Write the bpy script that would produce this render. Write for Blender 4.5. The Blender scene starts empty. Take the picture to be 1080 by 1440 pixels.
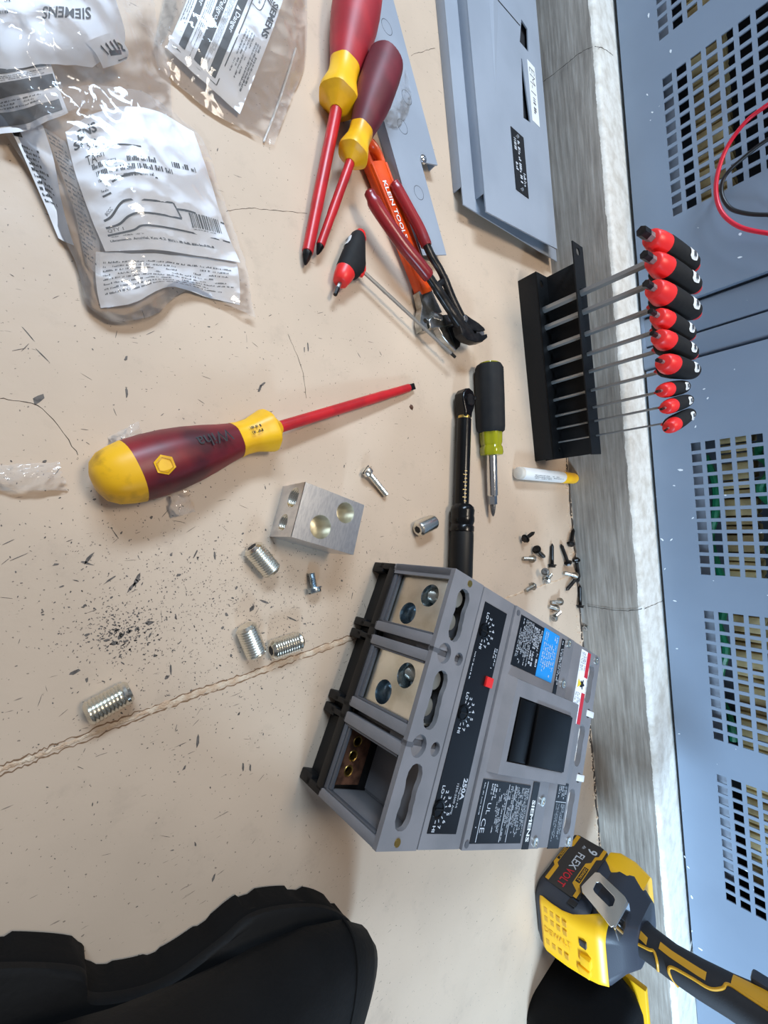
import bpy, bmesh, math, random
from mathutils import Vector, Matrix, noise, geometry
random.seed(11)
S = 0.001                                   # all measures below are millimetres
sc = bpy.context.scene
COL = sc.collection
PI = math.pi

# ------------------------------------------------------------------ camera
F_PX, TILT, ROLL, YAW, CAM_H = 571.30, 0.69323, -0.06652, -0.04153, 311.1
def cam_axes():
    fwd = Vector((math.sin(TILT), 0, -math.cos(TILT)))
    right = Vector((math.cos(TILT), 0, math.sin(TILT)))
    up = Vector((0, 1, 0))
    r2 = right * math.cos(ROLL) + up * math.sin(ROLL)
    u2 = -right * math.sin(ROLL) + up * math.cos(ROLL)
    Z = Matrix.Rotation(YAW, 3, 'Z')
    return Z @ r2, Z @ u2, Z @ fwd
CR, CU, CW = cam_axes()
cam = bpy.data.cameras.new('camera')
cam.sensor_fit = 'VERTICAL'; cam.sensor_height = 24.0
cam.lens = 24.0 * F_PX / 1440.0
cam.clip_start = 0.005; cam.clip_end = 50
camo = bpy.data.objects.new('camera', cam); COL.objects.link(camo)
mm = Matrix.Identity(4)
for i in range(3):
    mm[i][0], mm[i][1], mm[i][2] = CR[i], CU[i], -CW[i]
mm[2][3] = CAM_H * S
camo.matrix_world = mm
sc.camera = camo

def ray(x, y): return CR * ((x - 540) / F_PX) - CU * ((y - 720) / F_PX) + CW
def px(x, y, z=0.0):
    d = ray(x, y); k = (z - CAM_H) / d.z
    return Vector((d.x * k, d.y * k, z))
def pxX(x, y, X):
    d = ray(x, y); k = X / d.x
    return Vector((X, d.y * k, CAM_H + d.z * k))

# ------------------------------------------------------------------ world, lamps, exposure
w = bpy.data.worlds.new('world'); sc.world = w; w.use_nodes = True
bg = w.node_tree.nodes['Background']
bg.inputs[0].default_value = (0.92, 0.93, 1.0, 1); bg.inputs[1].default_value = 0.19
def area(name, loc, target, size, power, col):
    l = bpy.data.lights.new(name, 'AREA'); l.shape = 'RECTANGLE'
    l.size, l.size_y = size; l.energy = power; l.color = col
    o = bpy.data.objects.new(name, l); COL.objects.link(o)
    o.location = loc
    o.rotation_euler = (Vector(target) - Vector(loc)).to_track_quat('-Z', 'Y').to_euler()
    return o
lt = area('ceiling_tube_light', (-0.05, 1.35, 1.25), (0.15, 0.42, 0), (0.9, 0.25), 12.5, (0.62, 0.80, 1.0)); lt.data.spread = math.radians(110)
lt = area('cool_low_light', (-0.10, -1.30, 0.75), (0.66, -0.62, 0.14), (0.4, 0.2), 6.8, (0.52, 0.75, 1.0)); lt.data.spread = math.radians(80)  # unseen cool source, set low and narrow to brighten the lower cabinet side
lt = area('warm_overhead_fill', (0.46, 0.30, 1.9), (0.42, 0.18, 0), (0.35, 0.5), 1.75, (1.0, 0.88, 0.73)); lt.data.spread = math.radians(56)  # added warm fill; its narrow spread leaves the boot corner darker
sc.view_settings.view_transform = 'Standard'; sc.view_settings.look = 'None'
sc.view_settings.exposure = 0.17; sc.view_settings.gamma = 1.0
sc.view_settings.use_curve_mapping = False

# ------------------------------------------------------------------ materials
def lin(c):
    c = c / 255.0
    return c / 12.92 if c <= 0.04045 else ((c + 0.055) / 1.055) ** 2.4
def rgb(c): return (lin(c[0]), lin(c[1]), lin(c[2]), 1)
MATS = {}
def pm(name, col, rough=0.5, metal=0.0, var=None, vscale=40, bump=0.0, bscale=300, spec=0.5, coat=0.0, alpha=1.0, stretch=None, vmix=(0.42, 0.62), aniso=0):
    m = bpy.data.materials.new(name); m.use_nodes = True
    nt = m.node_tree; b = nt.nodes['Principled BSDF']
    b.inputs['Base Color'].default_value = rgb(col)
    b.inputs['Roughness'].default_value = rough; b.inputs['Metallic'].default_value = metal
    b.inputs['Specular IOR Level'].default_value = spec
    b.inputs['Coat Weight'].default_value = coat; b.inputs['Alpha'].default_value = alpha
    tc = nt.nodes.new('ShaderNodeTexCoord'); src = tc.outputs['Object']
    if stretch:
        mp = nt.nodes.new('ShaderNodeMapping'); mp.inputs['Scale'].default_value = stretch
        nt.links.new(src, mp.inputs[0]); src = mp.outputs[0]
    if var:
        n = nt.nodes.new('ShaderNodeTexNoise'); n.inputs['Scale'].default_value = vscale; n.inputs['Detail'].default_value = 6
        nt.links.new(src, n.inputs['Vector'])
        r = nt.nodes.new('ShaderNodeValToRGB')
        r.color_ramp.elements[0].position = vmix[0]; r.color_ramp.elements[0].color = rgb(col)
        r.color_ramp.elements[1].position = vmix[1]; r.color_ramp.elements[1].color = rgb(var)
        nt.links.new(n.outputs['Fac'], r.inputs[0]); nt.links.new(r.outputs[0], b.inputs['Base Color'])
    if bump:
        n2 = nt.nodes.new('ShaderNodeTexNoise'); n2.inputs['Scale'].default_value = bscale; n2.inputs['Detail'].default_value = 4
        nt.links.new(src, n2.inputs['Vector'])
        bp = nt.nodes.new('ShaderNodeBump'); bp.inputs['Strength'].default_value = bump; bp.inputs['Distance'].default_value = 0.001
        nt.links.new(n2.outputs['Fac'], bp.inputs['Height']); nt.links.new(bp.outputs[0], b.inputs['Normal'])
    MATS[name] = m
    return m
pm('black_plastic', (12, 12, 13), 0.5, spec=0.35, bump=0.1)
pm('black_gloss', (9, 9, 10), 0.22, spec=0.3)
pm('toggle_black', (6, 6, 7), 0.4, spec=0.15)
pm('black_powder', (10, 10, 11), 0.55, spec=0.3, bump=0.25, bscale=900)
pm('black_rubber', (18, 18, 20), 0.75, spec=0.35, var=(25, 24, 24), vscale=90)
pm('black_steel', (26, 25, 26), 0.35, 0.6, var=(48, 46, 45), vscale=120)
pm('steel_dark', (120, 120, 122), 0.35, 1.0, var=(160, 158, 155), vscale=200)
pm('steel_shaft', (150, 149, 147), 0.38, 0.7)
pm('steel', (190, 190, 188), 0.28, 1.0, var=(160, 158, 150), vscale=150)
pm('zinc', (224, 221, 210), 0.27, 1.0)
pm('zinc_matte', (178, 175, 164), 0.35, 0.8)
pm('zinc_blue', (185, 195, 200), 0.25, 1.0, var=(150, 165, 175), vscale=300)
pm('chrome', (215, 215, 215), 0.12, 1.0)
pm('aluminium', (216, 217, 220), 0.3, 1.0, var=(200, 202, 207), vscale=90, stretch=(9, 2, 1), bump=0.04, bscale=200)
pm('aluminium_lug', (234, 231, 220), 0.3, 1.0, var=(214, 209, 194), vscale=50, stretch=(6, 1, 1))
pm('copper_dark', (112, 78, 60), 0.45, 0.5, var=(66, 44, 36), vscale=110)
pm('brass', (190, 160, 90), 0.3, 1.0)
pm('grey_paint', (150, 157, 168), 0.42, var=(143, 150, 161), vscale=12, bump=0.06, bscale=700)
pm('grey_moulding', (126, 123, 125), 0.45, var=(118, 116, 118), vscale=30, bump=0.08, bscale=500)
pm('grey_moulding_dark', (84, 84, 88), 0.55)
pm('red_handle', (172, 38, 46), 0.5, var=(152, 32, 42), vscale=40)
pm('burgundy_handle', (112, 30, 42), 0.55, var=(92, 26, 36), vscale=40)
pm('dirty_burgundy', (132, 26, 34), 0.42, var=(72, 22, 30), vscale=28, vmix=(0.38, 0.66))
pm('yellow_plastic', (240, 184, 20), 0.4, var=(226, 162, 16), vscale=40)
pm('dirty_yellow', (238, 180, 24), 0.42, var=(150, 106, 28), vscale=60, vmix=(0.55, 0.78))
pm('red_shaft', (190, 28, 34), 0.35, var=(170, 26, 32), vscale=60)
pm('red_plastic', (226, 40, 38), 0.4)
pm('red_vinyl', (146, 30, 34), 0.3, var=(120, 24, 30), vscale=25)
pm('orange_vinyl', (228, 82, 20), 0.3, var=(204, 66, 18), vscale=25)
pm('white_paper', (238, 241, 247), 0.6)
pm('white_plastic', (226, 226, 224), 0.5)
pm('ink', (22, 22, 24), 0.6)
pm('ink_grey', (70, 72, 78), 0.6)
pm('label_black', (14, 14, 17), 0.35, spec=0.3)
pm('label_print', (190, 194, 200), 0.5)
pm('label_blue', (30, 140, 214), 0.35)
pm('label_red', (196, 28, 44), 0.4)
pm('label_yellow', (238, 206, 40), 0.4)
pm('gold_print', (196, 160, 84), 0.4)
pm('acetate', (146, 142, 14), 0.1, coat=0.6)
pm('drill_yellow', (244, 186, 18), 0.42, bump=0.05)
pm('drill_grey', (46, 50, 60), 0.5, bump=0.15, bscale=900)
pm('drill_label', (44, 42, 42), 0.35)
pm('drill_rubber', (30, 30, 34), 0.7, bump=0.2, bscale=1200)
pm('drill_gold', (206, 150, 30), 0.45)
pm('boot_leather', (9, 8, 8), 0.7, spec=0.25, var=(14, 13, 13), vscale=30, bump=0.25, bscale=260)
pm('boot_sole', (9, 8, 8), 0.8, spec=0.2, bump=0.3, bscale=200)
pm('cloth_black', (10, 10, 12), 0.85, spec=0.2, bump=0.3, bscale=1500)
pm('green_wire', (20, 120, 80), 0.4)
pm('tan_coil', (214, 190, 138), 0.5, var=(160, 134, 90), vscale=30)
pm('inside_steel', (176, 182, 194), 0.35, 0.3)
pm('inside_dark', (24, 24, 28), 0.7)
pm('enclosure_grey', (88, 92, 100), 0.6)
pm('lead_red', (206, 24, 50), 0.35)
pm('lead_black', (18, 18, 20), 0.4)
pm('marker_end', (204, 196, 184), 0.35)
pm('rust', (86, 56, 40), 0.8)
pm('filler', (194, 164, 136), 0.85, var=(212, 192, 168), vscale=120, bump=0.8, bscale=900)
pm('crack_dark', (64, 54, 46), 0.9)
pm('crack_brown', (126, 98, 74), 0.9)
pm('chip_grey', (104, 96, 90), 0.7, var=(76, 70, 66), vscale=300)
pm('white_spot', (226, 230, 234), 0.6)

def film_mat(name, alpha, rough):
    m = bpy.data.materials.new(name); m.use_nodes = True
    nt = m.node_tree; nt.nodes.clear()
    out = nt.nodes.new('ShaderNodeOutputMaterial')
    tr = nt.nodes.new('ShaderNodeBsdfTransparent'); tr.inputs[0].default_value = (0.99, 0.99, 0.995, 1)
    gl = nt.nodes.new('ShaderNodeBsdfGlossy'); gl.inputs['Roughness'].default_value = rough
    gl.inputs[0].default_value = (0.95, 0.97, 1, 1)
    df = nt.nodes.new('ShaderNodeBsdfDiffuse'); df.inputs[0].default_value = (0.9, 0.92, 0.95, 1)
    m1 = nt.nodes.new('ShaderNodeMixShader'); m1.inputs[0].default_value = alpha
    nt.links.new(tr.outputs[0], m1.inputs[1]); nt.links.new(df.outputs[0], m1.inputs[2])
    fr = nt.nodes.new('ShaderNodeFresnel'); fr.inputs['IOR'].default_value = 1.4
    ad = nt.nodes.new('ShaderNodeMath'); ad.operation = 'ADD'; ad.inputs[1].default_value = 0.0; ad.use_clamp = True
    nt.links.new(fr.outputs[0], ad.inputs[0])
    m2 = nt.nodes.new('ShaderNodeMixShader'); nt.links.new(ad.outputs[0], m2.inputs[0])
    nt.links.new(m1.outputs[0], m2.inputs[1]); nt.links.new(gl.outputs[0], m2.inputs[2])
    nt.links.new(m2.outputs[0], out.inputs[0])
    tc = nt.nodes.new('ShaderNodeTexCoord')
    n = nt.nodes.new('ShaderNodeTexNoise'); n.inputs['Scale'].default_value = 38; n.inputs['Detail'].default_value = 2; n.inputs['Distortion'].default_value = 0.8
    nt.links.new(tc.outputs['Object'], n.inputs['Vector'])
    bp = nt.nodes.new('ShaderNodeBump'); bp.inputs['Strength'].default_value = 0.26; bp.inputs['Distance'].default_value = 0.003
    nt.links.new(n.outputs['Fac'], bp.inputs['Height']); nt.links.new(bp.outputs[0], gl.inputs['Normal'])
    MATS[name] = m
film_mat('clear_film', 0.10, 0.08)
film_mat('cloudy_film', 0.24, 0.16)

def floor_mat():
    m = bpy.data.materials.new('floor_paint'); m.use_nodes = True
    nt = m.node_tree; b = nt.nodes['Principled BSDF']; L = nt.links.new
    tc = nt.nodes.new('ShaderNodeTexCoord')
    def nz(scale, detail=5, stretch=None, rough=0.5):
        n = nt.nodes.new('ShaderNodeTexNoise'); n.inputs['Scale'].default_value = scale; n.inputs['Detail'].default_value = detail
        n.inputs['Roughness'].default_value = rough
        if stretch:
            mp = nt.nodes.new('ShaderNodeMapping'); mp.inputs['Scale'].default_value = stretch[0]; mp.inputs['Rotation'].default_value = (0, 0, stretch[1])
            L(tc.outputs['Object'], mp.inputs[0]); L(mp.outputs[0], n.inputs['Vector'])
        else: L(tc.outputs['Object'], n.inputs['Vector'])
        return n
    def ramp(src, p0, c0, p1, c1):
        r = nt.nodes.new('ShaderNodeValToRGB'); e = r.color_ramp.elements
        e[0].position, e[0].color, e[1].position, e[1].color = p0, c0, p1, c1
        L(src, r.inputs[0]); return r
    def mix(fac, a, bcol):
        x = nt.nodes.new('ShaderNodeMix'); x.data_type = 'RGBA'
        L(fac, x.inputs[0]); 
        if isinstance(a, tuple): x.inputs[6].default_value = a
        else: L(a, x.inputs[6])
        x.inputs[7].default_value = bcol
        return x.outputs[2]
    base = ramp(nz(9, 4).outputs['Fac'], 0.35, rgb((200, 178, 156)), 0.65, rgb((191, 170, 149)))
    W0, W1 = (0, 0, 0, 1), (1, 1, 1, 1)
    smudge = ramp(nz(22, 8, None, 0.7).outputs['Fac'], 0.56, W0, 0.78, (0.5, 0.5, 0.5, 1))
    c = mix(smudge.outputs[0], base.outputs[0], rgb((160, 142, 126)))
    for sx, rot, sc_, th in (((1, 7, 1), 0.4, 60, 0.72), ((1, 9, 1), -0.7, 75, 0.73), ((1, 8, 1), 1.5, 66, 0.73)):
        s = ramp(nz(sc_, 3, (sx, rot)).outputs['Fac'], th, W0, th + 0.02, (0.75, 0.75, 0.75, 1))
        c = mix(s.outputs[0], c, rgb((110, 98, 88)))
    sp = ramp(nz(420, 2).outputs['Fac'], 0.70, W0, 0.73, (0.8, 0.8, 0.8, 1))
    c = mix(sp.outputs[0], c, rgb((104, 92, 82)))
    L(c, b.inputs['Base Color'])
    rr = ramp(nz(30, 5).outputs['Fac'], 0.3, (0.42, 0.42, 0.42, 1), 0.7, (0.56, 0.56, 0.56, 1)); L(rr.outputs[0], b.inputs['Roughness'])
    b.inputs['Specular IOR Level'].default_value = 0.4
    bp = nt.nodes.new('ShaderNodeBump'); bp.inputs['Strength'].default_value = 0.12; bp.inputs['Distance'].default_value = 0.001
    L(nz(160, 6).outputs['Fac'], bp.inputs['Height']); L(bp.outputs[0], b.inputs['Normal'])
    MATS['floor_paint'] = m
floor_mat()

def pad_mat():
    m = bpy.data.materials.new('pad_concrete'); m.use_nodes = True
    nt = m.node_tree; b = nt.nodes['Principled BSDF']; L = nt.links.new
    tc = nt.nodes.new('ShaderNodeTexCoord')
    def nz(scale, detail, stretch):
        mp = nt.nodes.new('ShaderNodeMapping'); mp.inputs['Scale'].default_value = stretch
        L(tc.outputs['Object'], mp.inputs[0])
        n = nt.nodes.new('ShaderNodeTexNoise'); n.inputs['Scale'].default_value = scale; n.inputs['Detail'].default_value = detail
        n.inputs['Roughness'].default_value = 0.65
        L(mp.outputs[0], n.inputs['Vector']); return n.outputs['Fac']
    def ramp(src, *st):
        r = nt.nodes.new('ShaderNodeValToRGB'); e = r.color_ramp.elements
        while len(e) < len(st): e.new(0.5)
        for k, (p, c) in enumerate(st): e[k].position, e[k].color = p, c
        L(src, r.inputs[0]); return r.outputs[0]
    st = ramp(nz(210, 8, (1, 0.05, 1)), (0.30, rgb((104, 96, 88))), (0.5, rgb((146, 138, 128))), (0.70, rgb((182, 176, 168))))
    bl = ramp(nz(16, 8, (1, .6, 1)), (0.35, rgb((166, 158, 148))), (0.68, rgb((104, 96, 88))))
    x = nt.nodes.new('ShaderNodeMix'); x.data_type = 'RGBA'; x.inputs[0].default_value = 0.35
    L(st, x.inputs[6]); L(bl, x.inputs[7])
    wh = ramp(nz(45, 7, (1, 1, 1)), (0.36, rgb((196, 188, 176))), (0.6, rgb((224, 220, 212))), (0.85, rgb((170, 158, 144))))
    sep = nt.nodes.new('ShaderNodeSeparateXYZ'); L(tc.outputs['Object'], sep.inputs[0])
    # ragged lower edge of the old white paint
    nn = nz(38, 6, (1, 1, 1))
    mul = nt.nodes.new('ShaderNodeMath'); mul.operation = 'MULTIPLY_ADD'; mul.inputs[1].default_value = 0.007; L(nn, mul.inputs[0]); L(sep.outputs[2], mul.inputs[2])
    gt = nt.nodes.new('ShaderNodeMath'); gt.operation = 'GREATER_THAN'; gt.inputs[1].default_value = 0.0885; L(mul.outputs[0], gt.inputs[0])
    y = nt.nodes.new('ShaderNodeMix'); y.data_type = 'RGBA'; L(gt.outputs[0], y.inputs[0]); L(x.outputs[2], y.inputs[6]); L(wh, y.inputs[7])
    L(y.outputs[2], b.inputs['Base Color']); b.inputs['Roughness'].default_value = 0.62
    bp = nt.nodes.new('ShaderNodeBump'); bp.inputs['Strength'].default_value = 0.5; bp.inputs['Distance'].default_value = 0.0015
    L(nz(240, 8, (1, 0.07, 1)), bp.inputs['Height']); L(bp.outputs[0], b.inputs['Normal'])
    MATS['pad_concrete'] = m
pad_mat()

def cabinet_mat():
    m = pm('cabinet_paint', (126, 138, 154), 0.36)
    nt = m.node_tree; b = nt.nodes['Principled BSDF']; L = nt.links.new
    tc = nt.nodes.new('ShaderNodeTexCoord')
    n = nt.nodes.new('ShaderNodeTexNoise'); n.inputs['Scale'].default_value = 5; n.inputs['Detail'].default_value = 5; L(tc.outputs['Object'], n.inputs['Vector'])
    r = nt.nodes.new('ShaderNodeValToRGB'); r.color_ramp.elements[0].position = .35; r.color_ramp.elements[1].position = .7
    r.color_ramp.elements[0].color = rgb((128, 141, 158)); r.color_ramp.elements[1].color = rgb((119, 131, 147)); L(n.outputs['Fac'], r.inputs[0])
    n2 = nt.nodes.new('ShaderNodeTexNoise'); n2.inputs['Scale'].default_value = 95; n2.inputs['Detail'].default_value = 1; L(tc.outputs['Object'], n2.inputs['Vector'])
    r2 = nt.nodes.new('ShaderNodeValToRGB'); r2.color_ramp.elements[0].position = .775; r2.color_ramp.elements[1].position = .79
    r2.color_ramp.elements[0].color = (0, 0, 0, 1); r2.color_ramp.elements[1].color = (1, 1, 1, 1); L(n2.outputs['Fac'], r2.inputs[0])
    x = nt.nodes.new('ShaderNodeMix'); x.data_type = 'RGBA'; L(r2.outputs[0], x.inputs[0]); L(r.outputs[0], x.inputs[6]); x.inputs[7].default_value = rgb((215, 220, 226))
    L(x.outputs[2], b.inputs['Base Color'])
cabinet_mat()

# ------------------------------------------------------------------ mesh helpers
def basis(o, x, y, z):
    m = Matrix.Identity(4)
    for i in range(3): m[i][0], m[i][1], m[i][2], m[i][3] = x[i], y[i], z[i], o[i]
    return m
def axis_frame(a, b, up=(0, 0, 1)):
    a, b = Vector(a), Vector(b); x = (b - a).normalized(); u = Vector(up)
    y = u.cross(x).normalized(); z = x.cross(y)
    return basis(a, x, y, z)
class MB:
    def __init__(s): s.v = []; s.f = []
    def add(s, vs, fs, M=None):
        o = len(s.v)
        s.v += [(M @ Vector(p)) if M else Vector(p) for p in vs]
        s.f += [tuple(i + o for i in f) for f in fs]; return s
    def loft(s, rings, M=None, cap=True, closed=True):
        n = len(rings[0]); vs = [p for r in rings for p in r]; fs = []
        for k in range(len(rings) - 1):
            for i in range(n if closed else n - 1):
                j = (i + 1) % n
                fs.append((k * n + i, k * n + j, (k + 1) * n + j, (k + 1) * n + i))
        if cap:
            fs.append(tuple(range(n - 1, -1, -1))); fs.append(tuple((len(rings) - 1) * n + i for i in range(n)))
        return s.add(vs, fs, M)
    def lathe(s, prof, n=24, M=None, lobes=0, amp=0.0, cap=True):
        rings = []
        for x, r in prof:
            rr = []
            for i in range(n):
                a = 2 * PI * i / n; q = r * (1 + amp * math.cos(lobes * a)) if lobes else r
                rr.append((x, q * math.cos(a), q * math.sin(a)))
            rings.append(rr)
        return s.loft(rings, M, cap)
    def cyl(s, a, b, r0, r1=None, n=16, M=None):
        r1 = r0 if r1 is None else r1
        a, b = Vector(a), Vector(b); up = (0, 0, 1) if abs((b - a).normalized().z) < 0.95 else (1, 0, 0)
        F = axis_frame(a, b, up); F = (M @ F) if M else F
        return s.lathe([(0, r0), ((b - a).length, r1)], n, F)
    def box(s, x0, x1, y0, y1, z0, z1, bev=0.0, M=None, seg=2):
        if x1 < x0: x0, x1 = x1, x0
        if y1 < y0: y0, y1 = y1, y0
        if bev <= 0:
            vs = [(x, y, z) for x in (x0, x1) for y in (y0, y1) for z in (z0, z1)]
            return s.add(vs, [(0, 1, 3, 2), (4, 6, 7, 5), (0, 4, 5, 1), (2, 3, 7, 6), (0, 2, 6, 4), (1, 5, 7, 3)], M)
        bm = bmesh.new(); bmesh.ops.create_cube(bm, size=1)
        for v in bm.verts:
            v.co = Vector(((x0 + x1) / 2 + v.co.x * (x1 - x0), (y0 + y1) / 2 + v.co.y * (y1 - y0), (z0 + z1) / 2 + v.co.z * (z1 - z0)))
        bmesh.ops.bevel(bm, geom=list(bm.edges), offset=bev, segments=seg, affect='EDGES', profile=0.5)
        bm.verts.index_update()
        s.add([v.co.copy() for v in bm.verts], [tuple(v.index for v in f.verts) for f in bm.faces], M); bm.free()
        return s
    def prism(s, poly, z0, z1, M=None):
        n = len(poly)
        return s.loft([[(p[0], p[1], z0) for p in poly], [(p[0], p[1], z1) for p in poly]], M)
    def plate(s, outer, holes, z0, z1, M=None):
        loops = [outer] + holes
        tris = geometry.tessellate_polygon([[Vector((p[0], p[1], 0)) for p in l] for l in loops])
        flat = [p for l in loops for p in l]; n = len(flat)
        vs = [(p[0], p[1], z1) for p in flat] + [(p[0], p[1], z0) for p in flat]
        fs = [tuple(t) for t in tris] + [tuple(i + n for i in reversed(t)) for t in tris]
        o = 0
        for l in loops:
            k = len(l)
            for i in range(k):
                a, b = o + i, o + (i + 1) % k; fs.append((a, b, b + n, a + n))
            o += k
        return s.add(vs, fs, M)
    def tube(s, path, r, n=10, M=None, flat=1.0, cap=True):
        P = [Vector(p) for p in path]; rings = []; up = Vector((0, 0, 1))
        t0 = (P[1] - P[0]).normalized()
        nrm = up.cross(t0)
        nrm = nrm.normalized() if nrm.length > 1e-4 else Vector((1, 0, 0))
        for k, p in enumerate(P):
            t = (P[min(k + 1, len(P) - 1)] - P[max(k - 1, 0)]).normalized()
            nrm = (nrm - t * nrm.dot(t)).normalized(); bn = t.cross(nrm)
            rr = r[k] if isinstance(r, (list, tuple)) else r
            rings.append([p + nrm * (rr * math.cos(2 * PI * i / n)) + bn * (rr * flat * math.sin(2 * PI * i / n)) for i in range(n)])
        return s.loft(rings, M, cap)
    def build(s, name, mat, parent=None, sharp=38, smooth=True, bev=0.0, flip=True):
        me = bpy.data.meshes.new(name)
        me.from_pydata([tuple(v * S) for v in s.v], [], s.f)
        if flip:
            bm = bmesh.new(); bm.from_mesh(me); bmesh.ops.recalc_face_normals(bm, faces=list(bm.faces)); bm.to_mesh(me); bm.free()
        if smooth:
            me.polygons.foreach_set('use_smooth', [True] * len(me.polygons))
            me.set_sharp_from_angle(angle=math.radians(sharp))
        me.materials.append(MATS[mat]); me.update()
        o = bpy.data.objects.new(name, me); COL.objects.link(o)
        if parent: o.parent = parent
        if bev:
            md = o.modifiers.new('bevel', 'BEVEL'); md.width = bev * S; md.segments = 2; md.limit_method = 'ANGLE'; md.angle_limit = math.radians(40)
        return o
def bez(pts, n=8):
    """smooth path through the given points"""
    P = [Vector(p) for p in pts]; out = []
    for i in range(len(P) - 1):
        p0, p1, p2, p3 = P[max(i - 1, 0)], P[i], P[i + 1], P[min(i + 2, len(P) - 1)]
        for k in range(n):
            t = k / n
            out.append(0.5 * ((2 * p1) + (p2 - p0) * t + (2 * p0 - 5 * p1 + 4 * p2 - p3) * t * t + (3 * p1 - p0 - 3 * p2 + p3) * t ** 3))
    out.append(P[-1]); return out
def circle(cx, cy, r, n=20, ry=None): return [(cx + r * math.cos(2 * PI * i / n), cy + (ry or r) * math.sin(2 * PI * i / n)) for i in range(n)]
def tag(o, label, cat, group=None, kind=None):
    if label: o['label'] = label
    if cat: o['category'] = cat
    if group: o['group'] = group
    if kind: o['kind'] = kind
    return o
def thing(name, label, cat, M=None, group=None):
    o = bpy.data.objects.new(name, None); COL.objects.link(o); o.empty_display_size = 0.01
    if M is not None:
        M = M.copy()
        for i in range(3): M[i][3] *= S
        o.matrix_world = M
    return tag(o, label, cat, group)
def T(x, y, z, rz=0): return Matrix.Translation((x, y, z)) @ Matrix.Rotation(rz, 4, 'Z')
def text_mesh(body, h, width=None, offset=0.0, mirror=False):
    cu = bpy.data.curves.new('lettering', 'FONT'); cu.body = body; cu.size = 1; cu.resolution_u = 2; cu.offset = offset
    cu.align_x = 'CENTER'; cu.align_y = 'CENTER'
    ob = bpy.data.objects.new('lettering', cu); me = bpy.data.meshes.new_from_object(ob)
    vs = [Vector(v.co) for v in me.vertices]; fs = [tuple(p.vertices) for p in me.polygons]
    bpy.data.objects.remove(ob); bpy.data.curves.remove(cu); bpy.data.meshes.remove(me)
    x0, x1 = min(v.x for v in vs), max(v.x for v in vs); y0, y1 = min(v.y for v in vs), max(v.y for v in vs)
    k = h / (y1 - y0); kx = k if width is None else width / (x1 - x0)
    if mirror: kx = -kx
    return [Vector(((v.x - (x0 + x1) / 2) * kx, (v.y - (y0 + y1) / 2) * k, 0)) for v in vs], fs
def text(body, h, M, mat, parent, width=None, offset=0.0, name='lettering', warp=None, mirror=False):
    vs, fs = text_mesh(body, h, width, offset, mirror)
    mb = MB()
    if warp: mb.add([warp(M @ v) for v in vs], fs)
    else: mb.add(vs, fs, M)
    return mb.build(name, mat, parent, smooth=False, flip=False)
def words(mb, x0, x1, y0, y1, rows, fill=0.6, M=None, rnd=random, dens=0.85, warp=None):
    """rows of fine print too small to read: letter-sized marks in words; lines run along x, the first row at y1"""
    ph = (y1 - y0) / rows; lw = ph * 0.30; asp = 1.0
    if warp: asp = max(0.05, ((warp(Vector((x0, (y0 + y1) / 2 + 1e-3, 0))) - warp(Vector((x0, (y0 + y1) / 2, 0)))).length) / max(1e-9, (warp(Vector((x0 + 1e-3, (y0 + y1) / 2, 0))) - warp(Vector((x0, (y0 + y1) / 2, 0)))).length)); lw *= asp
    for r in range(rows):
        y = y1 - (r + 0.5) * ph; x = x0
        end = x1 - (x1 - x0) * rnd.random() * 0.3
        while x < end:
            skip = rnd.random() > dens
            for k in range(rnd.randint(2, 8)):
                if x + lw > end: break
                if not skip:
                    h = ph * fill / 2; hh = h * rnd.choice((1.0, 1.0, 0.55)); g = lw * rnd.choice((.75, .75, .4))
                    q = [(x, y - h, 0), (x + g, y - h, 0), (x + g, y - h + 2 * hh, 0), (x, y - h + 2 * hh, 0)]
                    if warp: q = [warp(Vector(c)) for c in q]
                    mb.add(q, [(0, 1, 2, 3)], M)
                x += lw
            x += lw * 1.1
    return mb

# ------------------------------------------------------------------ setting
PADX, PADZ, CABX = 652.0, 92.0, 726.3
fl = MB().box(-1500, 1700, -1600, 1800, -20, 0).build('floor', 'floor_paint', smooth=False)
tag(fl, 'worn beige painted concrete floor with dark scuffs and chips', None, kind='structure')
# concrete pad with a slightly uneven, eased front edge
mb = MB(); rings = []
ys = [-1600 + 20 * i for i in range(171)]
for y in ys:
    q = 1.6 * noise.noise(Vector((y * 0.013, 3.1, 0))) + 0.8 * noise.noise(Vector((y * 0.06, 1.1, 0)))
    t = 0.9 * noise.noise(Vector((y * 0.05, 7.7, 0)))
    rings.append([(PADX + q, y, 0), (PADX + q * 0.7, y, 40), (PADX + q, y, PADZ - 9 + t), (PADX + q + 1.2, y, PADZ - 4 + t), (PADX + q + 4, y, PADZ - 1.2), (PADX + q + 9, y, PADZ), (1700, y, PADZ), (1700, y, 0)])
mb.loft(rings)
pad = mb.build('trim_1', 'pad_concrete', sharp=60)
tag(pad, 'grey concrete plinth with ragged white paint on its top edge', None, kind='structure')
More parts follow.
